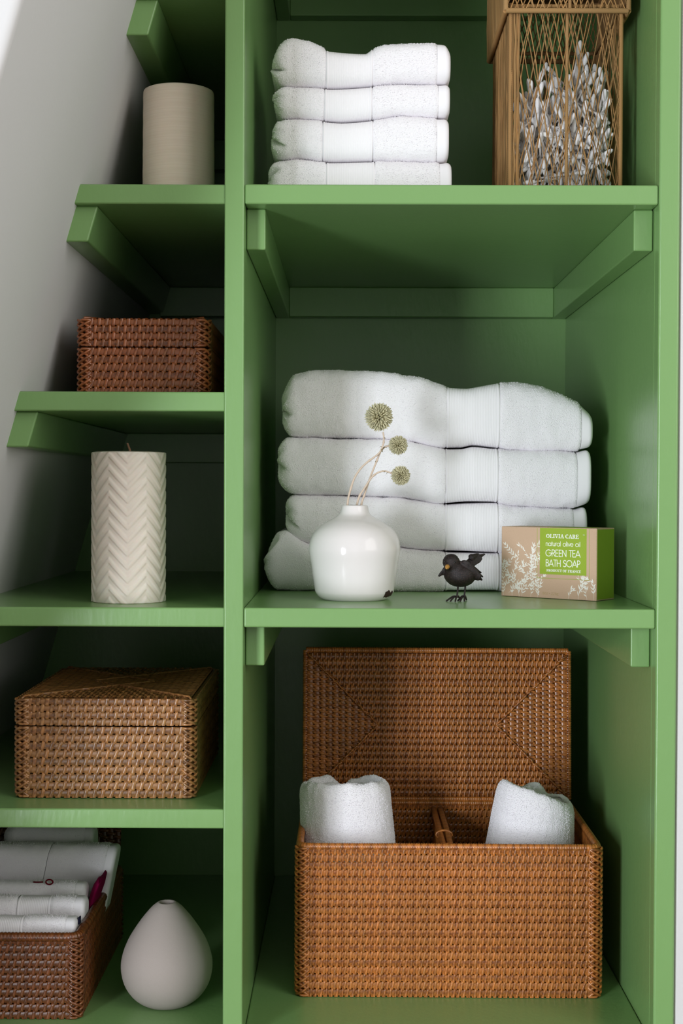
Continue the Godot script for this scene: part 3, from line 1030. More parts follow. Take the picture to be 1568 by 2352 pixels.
func build_filed() -> void:
	var y := SHELF_5 + 0.012
	var r := filed_towel("front white towel in the low basket, just above its rim", -0.49, -0.3115, y, -0.097, 0.8065, 0.036, 0.08, -0.42, -0.372, 61, 0.002)
	var g := Geo.new()
	g.box(Vector3(0.0015, 0.010, 0.008), 0.0004, Transform3D(Basis(), Vector3(-0.3085, 0.0, 0.088)))
	var tg := obj("care_tag", g, M.navy, r)
	tg.set_meta("label", "dark blue tag")
	filed_towel("second white towel from the front in the low basket, with a ribbed band", -0.49, -0.3115, y, -0.138, 0.818, 0.036, 0.08, -0.392, -0.352, 62, 0.005)
	r = filed_towel("greyish towel in the low basket embroidered with a dark red letter", -0.49, -0.314, y, -0.180, 0.8235, 0.036, 0.08, -0.47, -0.4699, 63)
	g = Geo.new()
	g.tube(curve3([Vector3(-0.378, -0.010, 0.1105), Vector3(-0.372, -0.012, 0.1107), Vector3(-0.366, -0.012, 0.111)], 4), 0.0009, 6)
	var lp := []
	for k in 11:
		var a := -0.9 + TAU * 1.02 * k / 10.0
		lp.append(Vector3(-0.3585 + cos(a) * 0.0042, -0.0115 - sin(a) * 0.0005, 0.1108 + sin(a) * 0.003))
	g.tube(curve3(lp, 3), 0.0009, 6)
	obj("embroidered_letter", g, M.thread, r)
	r = thing("cloth", "magenta cloth tucked beside the white towels in the low basket", "cloth", Vector3(-0.3165, y, -0.205))
	g = Geo.new()
	var pp := PackedVector3Array()
	for k in 14:
		var yy := minf(k / 12.0, 1.0) * 0.111
		var f := 1.0 if k < 12 else (0.6 if k == 12 else 0.02)
		for s in 20:
			var a := TAU * s / 20
			pp.append(Vector3(cos(a) * 0.0055 * f + 0.017 * pow(yy / 0.111, 3), yy + 0.002 * sin(a * 3), sin(a) * 0.028 * (1.0 if k < 13 else 0.7)))
	g.grid(14, 20, pp, false, true)
	obj("cloth_fold", g, M.magenta, r)
	filed_towel("large white towel with a seam towards the back of the low basket", -0.50, -0.3105, y, -0.245, 0.8535, 0.045, 0.05, -0.395, -0.3945, 64, 0.026)
	filed_towel("rearmost white towel standing highest in the low basket", -0.4435, -0.325, y, -0.305, 0.8635, 0.045, 0.02, -0.43, -0.4299, 65)


# ---------------------------------------------------------------- candles and vases
func build_candles() -> void:
	var r := thing("pillar_candle", "plain short cream pillar candle on the top left shelf", "candle", Vector3(-0.1965, SHELF_1, -0.108))
	r.scale = Vector3.ONE * 0.988
	var g := Geo.new()
	var prof := [Vector2(0.0001, 0.0), Vector2(0.0405, 0.0), Vector2(0.0416, 0.002)]
	for k in 20:
		prof.append(Vector2(0.0414 - 0.0006 * k / 20.0 + 0.00012 * sin(k * 1.7), 0.006 + k * 0.006))
	prof.append_array([Vector2(0.0406, 0.1262), Vector2(0.0400, 0.1278), Vector2(0.0385, 0.1285), Vector2(0.0001, 0.1265)])
	g.lathe(PackedVector2Array(prof), 72)
	obj("wax_body", g, M.wax, r)
	g = Geo.new()
	g.tube(PackedVector3Array([Vector3(0, 0.12, 0), Vector3(0, 0.133, 0), Vector3(0.001, 0.138, 0)]), 0.0011, 6)
	obj("wick", g, M.wick, r)

	r = thing("pillar_candle", "tall cream pillar candle carved with chevrons", "candle", Vector3(-0.2495, SHELF_3, -0.085))
	g = Geo.new()
	var segs := 216
	var rows := 200
	var h := 0.1685
	var p := PackedVector3Array()
	for q in [[0.0001, 0.0], [0.039, 0.0]]:
		for s in segs:
			var a := TAU * s / segs
			p.append(Vector3(q[0] * cos(a), q[1], q[0] * sin(a)))
	for k in rows + 1:
		var y := h * k / rows
		for s in segs:
			var a := TAU * s / segs
			var f := absf(fposmod((a - PI / 2 - 0.41) * 6.0 / TAU + 0.5, 1.0) * 2.0 - 1.0)       # 0 on the peaks
			var t := fposmod((y + f * 0.0225) / 0.0147, 1.0)
			var rel := smoothstep(0.0, 0.12, t) * (1.0 - smoothstep(0.42, 0.62, t)) + 0.25 * smoothstep(0.62, 0.98, t) * (1.0 - smoothstep(0.98, 1.0, t))
			var rr := 0.0408 + 0.0011 * rel
			if k == 0 or k == rows:
				rr -= 0.0007
			p.append(Vector3(rr * cos(a), y, rr * sin(a)))
	for q in [[0.037, h + 0.0005], [0.02, h - 0.002], [0.0001, h - 0.003]]:
		for s in segs:
			var a := TAU * s / segs
			p.append(Vector3(q[0] * cos(a), q[1], q[0] * sin(a)))
	g.grid(rows + 6, segs, p, false, true)
	obj("wax_body", g, M.wax2, r)
	g = Geo.new()
	g.tube(PackedVector3Array([Vector3(0.002, h - 0.006, 0.0), Vector3(0.001, h + 0.003, 0.0), Vector3(-0.0018, h + 0.0105, 0.0)]), [0.0012, 0.0012, 0.0011], 7)
	obj("wick", g, M.wick, r)


func build_vases() -> void:
	var r := thing("egg_vase", "matt greige egg-shaped bud vase with a small hole, beside the low basket", "vase", Vector3(-0.2095, SHELF_5, -0.1165))
	var g := Geo.new()
	g.lathe(curve([Vector2(0.0001, 0.0005), Vector2(0.021, 0), Vector2(0.031, 0.0035), Vector2(0.0415, 0.0125), Vector2(0.0495, 0.026), Vector2(0.0528, 0.043), Vector2(0.0506, 0.059), Vector2(0.0432, 0.077), Vector2(0.0305, 0.0965), Vector2(0.0185, 0.111), Vector2(0.0115, 0.1168), Vector2(0.0092, 0.1177), Vector2(0.0074, 0.1165), Vector2(0.0072, 0.110), Vector2(0.016, 0.098), Vector2(0.03, 0.08), Vector2(0.0001, 0.05)], 5), 96)
	obj("stoneware_body", g, M.stone, r)

	var at := Vector3(0.0063, SHELF_3, -0.128)
	r = thing("bud_vase", "glossy white glazed vase with a narrow neck holding dried thistles", "vase", at)
	g = Geo.new()
	var prof := curve([Vector2(0.0001, 0.001), Vector2(0.033, 0.001), Vector2(0.036, 0.0), Vector2(0.0405, 0.0025), Vector2(0.0445, 0.007), Vector2(0.0462, 0.012), Vector2(0.0483, 0.026), Vector2(0.0505, 0.042), Vector2(0.0528, 0.0545), Vector2(0.0528, 0.062), Vector2(0.0503, 0.0725), Vector2(0.0440, 0.082), Vector2(0.0345, 0.0892), Vector2(0.0255, 0.0938), Vector2(0.0190, 0.098), Vector2(0.0163, 0.1025), Vector2(0.0153, 0.1075), Vector2(0.0143, 0.1092), Vector2(0.0125, 0.1088), Vector2(0.0115, 0.106), Vector2(0.0112, 0.1), Vector2(0.015, 0.092), Vector2(0.0001, 0.08)], 5)
	g.lathe(prof, 112)
	obj("glazed_body", g, M.glaze, r)
	# bare clay where the glaze has chipped off at the foot, and along the lip
	g = Geo.new()
	var p := PackedVector3Array()
	for k in 22:
		var a := deg_to_rad(14.0 + k * 1.25)
		var top := 0.0085 + 0.0025 * noise.get_noise_1d(k * 16.0) + 0.003 * sin(k / 21.0 * PI * 0.7)
		for s in 6:
			var y := lerpf(0.0035 + 0.003 * absf(noise.get_noise_1d(k * 21.0 + 9)), maxf(top, 0.0045), s / 5.0)
			var rr := 0.0405
			for q in prof.size() - 1:
				if prof[q].y <= y and prof[q + 1].y > y and prof[q].x > 0.03:
					rr = lerpf(prof[q].x, prof[q + 1].x, (y - prof[q].y) / (prof[q + 1].y - prof[q].y))
					break
			p.append(Vector3(cos(a) * (rr + 0.00025), y, sin(a) * (rr + 0.00025)))
	g.grid(22, 6, p)
	obj("glaze_chip", g, M.chip, r)
	g = Geo.new()
	var lp := PackedVector3Array()
	for k in 14:
		var a := deg_to_rad(60.0 + k * 5)
		lp.append(Vector3(cos(a) * 0.0133, 0.1093, sin(a) * 0.0133))
	g.tube(lp, 0.0004, 5)
	obj("bare_clay_lip", g, M.chip, r)

	var stems := [
		["tallest dried thistle in the vase, with the largest spiky ball", [Vector3(0.0026, 1.19, -0.128), Vector3(-0.003, 1.24, -0.128), Vector3(-0.0023, 1.2797, -0.1265), Vector3(0.0017, 1.2989, -0.126), Vector3(0.0063, 1.3117, -0.127), Vector3(0.0132, 1.3221, -0.127), Vector3(0.0213, 1.3297, -0.127), Vector3(0.0293, 1.3355, -0.127), Vector3(0.0351, 1.3408, -0.126), Vector3(0.0386, 1.3489, -0.126), Vector3(0.0397, 1.3558, -0.127), Vector3(0.0387, 1.3640, -0.128)], Vector3(0.034, 1.3815, -0.128), 0.0172, 71],
		["dried thistle with a small ball just right of the tallest stem", [Vector3(0.008, 1.19, -0.130), Vector3(0.012, 1.26, -0.130), Vector3(0.0139, 1.2798, -0.130), Vector3(0.0168, 1.2897, -0.131), Vector3(0.0214, 1.3036, -0.131), Vector3(0.0259, 1.3164, -0.131), Vector3(0.0305, 1.328, -0.131), Vector3(0.0351, 1.3396, -0.131), Vector3(0.038, 1.3442, -0.131), Vector3(0.0421, 1.3475, -0.13), Vector3(0.0475, 1.348, -0.129)], Vector3(0.0563, 1.3487, -0.128), 0.0118, 72],
		["lowest dried thistle, bent over to the right on a curved stem", [Vector3(0.002, 1.19, -0.126), Vector3(0.006, 1.26, -0.126), Vector3(0.0087, 1.2798, -0.126), Vector3(0.0121, 1.2908, -0.126), Vector3(0.0167, 1.2978, -0.126), Vector3(0.0225, 1.3071, -0.126), Vector3(0.0271, 1.3129, -0.126), Vector3(0.0329, 1.317, -0.126), Vector3(0.0399, 1.3188, -0.126), Vector3(0.0457, 1.3176, -0.126), Vector3(0.0510, 1.3150, -0.127)], Vector3(0.0594, 1.3136, -0.127), 0.0119, 73],
	]
	for s in stems:
		var th := thing("dried_thistle", s[0], "dried flower", Vector3.ZERO, 0, "dried thistles in the white vase")
		g = Geo.new()
		var path := curve3(s[1], 4)
		var rad := []
		for k in path.size():
			rad.append(0.00135 - 0.0004 * k / path.size() + (0.0004 if k % 13 == 12 else 0.0))
		g.tube(path, rad, 7)
		obj("stem", g, M.stem, th)
		thistle_head(th, s[2], s[3], s[4])
		g = Geo.new()
		var rr := RandomNumberGenerator.new()
		rr.seed = s[4]
		for k in 5:                                           # little dry leaves
			var q := path[path.size() - 4 - rr.randi_range(0, 8) * (1 if k < 3 else 2)]
			var d := Vector3(rr.randf_range(-1, 1), rr.randf_range(-1, 0.2), rr.randf_range(-0.3, 1)).normalized()
			g.tube(PackedVector3Array([q, q + d * 0.0015, q + d * 0.0032 - Vector3(0, 0.0006, 0)]), [0.0004, 0.0009, 0.0001], 5, false, 0.4)
		obj("dry_leaf", g, M.bract, th)


func thistle_head(th: Node3D, at: Vector3, r: float, sd: int) -> void:
	var rr := RandomNumberGenerator.new()
	rr.seed = sd
	var g := Geo.new()
	g.col = Color(0.22, 0.18, 0.1)
	var prof := PackedVector2Array()
	for k in 13:
		var a := -PI / 2 + PI * k / 12.0
		prof.append(Vector2(maxf(0.0001, cos(a) * r * 0.42), sin(a) * r * 0.42))
	g.lathe(prof, 20, at)
	var n := 330
	for k in n:
		var y := 1.0 - 2.0 * (k + 0.5) / n
		var a := k * 2.399963
		var d := Vector3(sqrt(1 - y * y) * cos(a), y, sqrt(1 - y * y) * sin(a))
		d = (d + Vector3(rr.randf_range(-1, 1), rr.randf_range(-1, 1), rr.randf_range(-1, 1)) * 0.07).normalized()
		var len := r * rr.randf_range(0.9, 1.03)
		var kk := rr.randf_range(0.8, 1.15)
		g.col = Color(0.62 * kk, 0.575 * kk, 0.385 * kk)
		var w := r * 0.062
		g.tube(PackedVector3Array([at + d * r * 0.35, at + d * r * 0.62, at + d * len * 0.86, at + d * len]), [w * 0.6, w, w * 0.95, w * 0.18], 5)
	obj("flower_head", g, M.thistle, th)


# ---------------------------------------------------------------- bird figurine
func capsule(p: Vector3, a: Vector3, b: Vector3, ra: float, rb: float) -> float:
	var ab := b - a
	var t := clampf((p - a).dot(ab) / ab.length_squared(), 0.0, 1.0)
	return (p - a - ab * t).length() - lerpf(ra, rb, t)


func blade(p: Vector3, a: Vector3, b: Vector3, ra: float, rb: float, flat: Vector3, k: float) -> float:   # capsule flattened along "flat"
	var ab := b - a
	var t := clampf((p - a).dot(ab) / ab.length_squared(), 0.0, 1.0)
	var q := p - a - ab * t
	q += flat * (q.dot(flat) * (k - 1.0))
	return (q.length() - lerpf(ra, rb, t)) * 0.6


func smin(a: float, b: float, k: float) -> float:
	var h := clampf(0.5 + 0.5 * (b - a) / k, 0.0, 1.0)
	return lerpf(b, a, h) - k * h * (1 - h)


func bird_field(p: Vector3) -> float:
	var e := p - Vector3(-0.0013, 0.0303, 0.0)
	e = Vector3(e.x * 0.866 + e.z * 0.5, e.y, -e.x * 0.5 + e.z * 0.866)
	var k := Vector3(e.x / 0.0188, e.y / 0.0142, e.z / 0.0168).length()
	var d := (k - 1.0) * 0.0142
	d = smin(d, (p - Vector3(-0.0120, 0.0448, 0.0075)).length() - 0.0097, 0.006)
	d = smin(d, capsule(p, Vector3(-0.0168, 0.0402, 0.0155), Vector3(-0.0178, 0.0388, 0.019), 0.0035, 0.002), 0.003)
	var fw := Vector3(-0.45, -0.35, 0.82).normalized()
	var w := blade(p, Vector3(0.004, 0.0405, 0.0095), Vector3(0.0175, 0.0290, 0.008), 0.0075, 0.0055, fw, 3.0)
	w = smin(w, blade(p, Vector3(0.012, 0.0335, 0.009), Vector3(0.0226, 0.0250, 0.0075), 0.004, 0.0016, fw, 2.2), 0.0008)
	w = smin(w, blade(p, Vector3(0.013, 0.0355, 0.0075), Vector3(0.0238, 0.0284, 0.005), 0.004, 0.0014, fw, 2.2), 0.0008)
	w = smin(w, blade(p, Vector3(0.012, 0.0380, 0.006), Vector3(0.0220, 0.0328, 0.003), 0.004, 0.0014, fw, 2.2), 0.0008)
	d = smin(d, w, 0.0015)
	var ft := Vector3(-0.25, 0.3, 0.9).normalized()
	var t := blade(p, Vector3(0.0095, 0.0415, -0.012), Vector3(0.020, 0.0480, -0.018), 0.0058, 0.0058, ft, 3.0)
	t = smin(t, blade(p, Vector3(0.014, 0.0465, -0.014), Vector3(0.0282, 0.0528, -0.021), 0.0045, 0.0014, ft, 2.4), 0.0008)
	t = smin(t, blade(p, Vector3(0.013, 0.0500, -0.013), Vector3(0.0205, 0.0530, -0.018), 0.004, 0.0015, ft, 2.4), 0.0008)
	d = smin(d, t, 0.002)
	var l := blade(p, Vector3(-0.016, 0.0370, 0.000), Vector3(-0.0252, 0.0292, 0.001), 0.005, 0.0017, Vector3(0.4, -0.2, 0.9).normalized(), 2.6)
	return smin(d, l, 0.0015)


# surface nets on a grid of the given cell size
func nets(lo: Vector3, hi: Vector3, cell: float, field: Callable) -> Geo:
	var n := Vector3i(((hi - lo) / cell).ceil()) + Vector3i.ONE
	var val := PackedFloat32Array()
	val.resize(n.x * n.y * n.z)
	for z in n.z:
		for y in n.y:
			for x in n.x:
				val[x + n.x * (y + n.y * z)] = field.call(lo + Vector3(x, y, z) * cell)
	var id := PackedInt32Array()
	id.resize(val.size())
	id.fill(-1)
	var g := Geo.new()
	var step := [1, n.x, n.x * n.y]
	for z in n.z - 1:
		for y in n.y - 1:
			for x in n.x - 1:
				var o := x + n.x * (y + n.y * z)
				var s := Vector3.ZERO
				var cnt := 0
				var neg := 0
				for k in 8:
					if val[o + (k & 1) + (n.x if k & 2 else 0) + (n.x * n.y if k & 4 else 0)] < 0:
						neg += 1
				if neg == 0 or neg == 8:
					continue
				for k in 8:
					for ax in 3:
						if k & (1 << ax):
							continue
						var a: float = val[o + (k & 1) + (n.x if k & 2 else 0) + (n.x * n.y if k & 4 else 0)]
						var k2 := k | (1 << ax)
						var b: float = val[o + (k2 & 1) + (n.x if k2 & 2 else 0) + (n.x * n.y if k2 & 4 else 0)]
						if (a < 0) != (b < 0):
							var q := Vector3(k & 1, (k >> 1) & 1, (k >> 2) & 1)
							q[ax] = a / (a - b)
							s += q
							cnt += 1
				id[o] = g.v.size()
				g.v.append(lo + (Vector3(x, y, z) + s / cnt) * cell)
				g.n.append(Vector3.ZERO)
				g.c.append(Color.WHITE)
	for z in range(1, n.z - 1):
		for y in range(1, n.y - 1):
			for x in range(1, n.x - 1):
				var o := x + n.x * (y + n.y * z)
				for ax in 3:
					var a := val[o]
					var b: float = val[o + step[ax]]
					if (a < 0) == (b < 0):
						continue
					var u: int = step[(ax + 1) % 3]
					var w: int = step[(ax + 2) % 3]
					var q := [id[o], id[o - u], id[o - u - w], id[o - w]]
					if a >= 0:
						q.reverse()
					var f := (g.v[q[2]] - g.v[q[0]]).cross(g.v[q[3]] - g.v[q[1]])
					for m in q:
						g.n[m] += f
					g.idx.append_array(PackedInt32Array([q[0], q[2], q[1], q[0], q[3], q[2]]))
	for k in g.n.size():
		g.n[k] = g.n[k].normalized()
	return g


func build_bird() -> void:
	var r := thing("bird_figurine", "small dark bronze-brown bird figurine with an ochre beak", "figurine", Vector3(0.1285, SHELF_3, -0.108))
	var g := nets(Vector3(-0.031, 0.012, -0.030), Vector3(0.033, 0.060, 0.026), 0.00085, bird_field)
	noise.seed = 77
	for k in g.v.size():
		var p := g.v[k]
		g.v[k] += g.n[k] * (0.0005 * noise.get_noise_3d(p.x * 60000, p.y * 60000, p.z * 60000))
	obj("body", g, M.bird, r)
	g = Geo.new()
	g.tube(PackedVector3Array([Vector3(-0.0168, 0.0404, 0.0165), Vector3(-0.0176, 0.0395, 0.0200), Vector3(-0.0183, 0.0383, 0.0232)]), [0.0029, 0.0025, 0.0005], 10)
	obj("beak", g, M.beak, r)
	for q in [Vector3(-0.0085, 0.0452, 0.0166), Vector3(-0.0198, 0.0455, 0.0128)]:
		g = Geo.new()
		var prof := PackedVector2Array()
		for k in 9:
			var a := -PI / 2 + PI * k / 8.0
			prof.append(Vector2(maxf(0.00001, cos(a) * 0.0009), sin(a) * 0.0009))
		g.lathe(prof, 12, q)
		obj("eye", g, M.eye, r)
	for s in [[Vector3(-0.0038, 0.0185, 0.003), Vector3(-0.0050, 0.0062, 0.005), [Vector3(-0.0165, 0.0009, 0.010), Vector3(-0.0125, 0.0009, 0.0135), Vector3(-0.0075, 0.0009, 0.0145), Vector3(-0.001, 0.0009, -0.003)]], [Vector3(0.0050, 0.0190, -0.001), Vector3(0.0037, 0.0062, 0.001), [Vector3(-0.0035, 0.0009, 0.006), Vector3(-0.0012, 0.0009, 0.0105), Vector3(0.0030, 0.0009, 0.0115), Vector3(0.0065, 0.0009, -0.006)]]]:
		g = Geo.new()
		var a: Vector3 = s[0]
		var b: Vector3 = s[1]
		g.tube(PackedVector3Array([a, a.lerp(b, 0.5) + Vector3(0.0002, 0, 0), b, b - Vector3(0, 0.0015, 0)]), [0.0012, 0.00095, 0.00105, 0.0016], 8)
		for t in s[2]:
			var e: Vector3 = t
			g.tube(curve3([b - Vector3(0, 0.0012, 0), b.lerp(e, 0.4) + Vector3(0, 0.0016, 0), e + Vector3(0, 0.0006, 0), e + (e - b) * 0.1 - Vector3(0, 0.0001, 0)], 3), [0.0013, 0.0013, 0.0012, 0.0011, 0.0011, 0.001, 0.001, 0.001, 0.0008, 0.0005], 7)
		obj("leg", g, M.bird, r)


# ---------------------------------------------------------------- soap carton
func ink(im: Image, pts: PackedVector2Array, width: float, col: Color) -> void:      # anti-aliased polyline in pixels
	for k in pts.size() - 1:
		var a := pts[k]
		var b := pts[k + 1]
		var lo := Vector2i((a.min(b) - Vector2.ONE * (width + 1)).floor())
		var hi := Vector2i((a.max(b) + Vector2.ONE * (width + 1)).ceil())
		var ab := b - a
		var l := maxf(ab.length_squared(), 1e-6)
		for y in range(maxi(lo.y, 0), mini(hi.y, im.get_height())):
			for x in range(maxi(lo.x, 0), mini(hi.x, im.get_width())):
				var p := Vector2(x + 0.5, y + 0.5)
				var t := clampf((p - a).dot(ab) / l, 0.0, 1.0)
				var f := clampf(width / 2 + 0.5 - (p - a - ab * t).length(), 0.0, 1.0)
				if f > 0:
					im.set_pixel(x, y, im.get_pixel(x, y).lerp(col, f))


func leaf(im: Image, at: Vector2, dir: Vector2, length: float, width: float, col: Color) -> void:
	var mid := at + dir * length / 2
	var ext := Vector2.ONE * (length / 2 + width)
	for y in range(maxi(int(mid.y - ext.y), 0), mini(int(mid.y + ext.y), im.get_height())):
		for x in range(maxi(int(mid.x - ext.x), 0), mini(int(mid.x + ext.x), im.get_width())):
			var p := Vector2(x + 0.5, y + 0.5) - at
			var u := p.dot(dir) / length
			if u < 0 or u > 1:
				continue
			var w := width * sin(PI * pow(u, 0.8))
			var f := clampf(w - absf(p.dot(Vector2(-dir.y, dir.x))) + 0.5, 0.0, 1.0)
			if f > 0:
				im.set_pixel(x, y, im.get_pixel(x, y).lerp(col, f))


func arc(cx: float, cy: float, rx: float, ry: float, a0: float, a1: float) -> PackedVector2Array:
	var o := PackedVector2Array()
	for k in 17:
		var a := deg_to_rad(lerpf(a0, a1, k / 16.0))
		o.append(Vector2(cx + rx * cos(a), cy + ry * sin(a)))
	return o


func line(n: Array) -> PackedVector2Array:
	var o := PackedVector2Array()
	for k in range(0, n.size(), 2):
		o.append(Vector2(n[k], n[k + 1]))
	return o


func glyph(ch: String) -> Array:              # [advance, strokes ...]; y up, capitals 1 high
	match ch:
		"G": return [1.08, arc(0.52, 0.5, 0.5, 0.5, 45, 360), line([1.02, 0.5, 0.6, 0.5])]
		"R": return [0.66, line([0.08, 0, 0.08, 1, 0.3, 1]), arc(0.3, 0.75, 0.25, 0.25, 90, -90), line([0.3, 0.5, 0.08, 0.5]), line([0.28, 0.5, 0.6, 0])]
		"E": return [0.6, line([0.5, 1, 0.08, 1, 0.08, 0, 0.5, 0]), line([0.08, 0.52, 0.46, 0.52])]
		"N": return [0.82, line([0.08, 0, 0.08, 1, 0.72, 0, 0.72, 1])]
		"T": return [0.58, line([0, 1, 0.56, 1]), line([0.28, 1, 0.28, 0])]
		"A": return [0.84, line([0, 0, 0.4, 1, 0.8, 0]), line([0.13, 0.3, 0.67, 0.3])]
		"B": return [0.64, line([0.08, 0, 0.08, 1, 0.28, 1]), arc(0.28, 0.77, 0.22, 0.23, 90, -90), line([0.28, 0.54, 0.08, 0.54]), arc(0.3, 0.27, 0.26, 0.27, 90, -90), line([0.3, 0, 0.08, 0])]
		"H": return [0.78, line([0.08, 0, 0.08, 1]), line([0.68, 0, 0.68, 1]), line([0.08, 0.52, 0.68, 0.52])]
		"S": return [0.6, arc(0.3, 0.76, 0.22, 0.24, 30, 270), arc(0.28, 0.26, 0.25, 0.26, 90, -150)]
		"O": return [1.1, arc(0.54, 0.5, 0.5, 0.5, 0, 360)]
		"P": return [0.62, line([0.08, 0, 0.08, 1, 0.28, 1]), arc(0.28, 0.73, 0.27, 0.27, 90, -90), line([0.28, 0.46, 0.08, 0.46])]
		"n": return [0.56, line([0.06, 0, 0.06, 0.64]), arc(0.26, 0.42, 0.2, 0.22, 180, 0), line([0.46, 0.42, 0.46, 0])]
		"a": return [0.72, arc(0.33, 0.32, 0.3, 0.32, 0, 360), line([0.63, 0.64, 0.63, 0])]
		"t": return [0.3, line([0.14, 0.92, 0.14, 0]), line([0, 0.64, 0.28, 0.64])]
		"u": return [0.56, line([0.06, 0.64, 0.06, 0.22]), arc(0.26, 0.22, 0.2, 0.22, 180, 360), line([0.46, 0.64, 0.46, 0])]
		"r": return [0.34, line([0.06, 0, 0.06, 0.64]), arc(0.24, 0.46, 0.18, 0.18, 180, 70)]
		"l": return [0.2, line([0.07, 0, 0.07, 1])]
		"i": return [0.2, line([0.07, 0, 0.07, 0.64]), line([0.07, 0.84, 0.07, 0.86])]
		"o": return [0.74, arc(0.36, 0.32, 0.32, 0.32, 0, 360)]
		"v": return [0.52, line([0, 0.64, 0.25, 0, 0.5, 0.64])]
		"e": return [0.68, line([0.05, 0.33, 0.62, 0.33]), arc(0.33, 0.32, 0.3, 0.32, 0, 325)]
	return [0.42]


func write(im: Image, text: String, left: float, right: float, base: float, cap: float, width: float, col: Color) -> void:
	var total := 0.0
	for ch in text:
		total += glyph(ch)[0]
	var k := (right - left) / total
	var x := left
	for ch in text:
		var gl := glyph(ch)
		for s in range(1, gl.size()):
			var pts := PackedVector2Array()
			for q in gl[s]:
				pts.append(Vector2(x + q.x * k, base - q.y * cap))
			ink(im, pts, width, col)
		x += gl[0] * k


func branch(im: Image, r: RandomNumberGenerator, at: Vector2, dir: Vector2, length: float, col: Color, depth: int) -> void:
	var p := at
	var d := dir
	var n := int(length / 24.0)
	for k in n:
		var q := p + d * 24.0
		ink(im, PackedVector2Array([p, q]), 1.8, col)
		p = q
		d = d.rotated(r.randf_range(-0.16, 0.16))
		for s in [-1.0, 1.0]:
			if r.randf() < 0.7:
				leaf(im, p, d.rotated(s * r.randf_range(0.4, 0.85)), r.randf_range(26, 40), r.randf_range(3.0, 4.4), col)
		if r.randf() < 0.2:
			leaf(im, p + d.rotated(1.4) * 6, Vector2.DOWN, 11, 5.0, col)
		if depth > 0 and k > 0 and k % 3 == 1:
			branch(im, r, p, d.rotated(r.randf_range(0.5, 0.8) * (1 if k % 2 else -1)), length * 0.45, col, depth - 1)
	leaf(im, p, d, 34, 4.4, col)


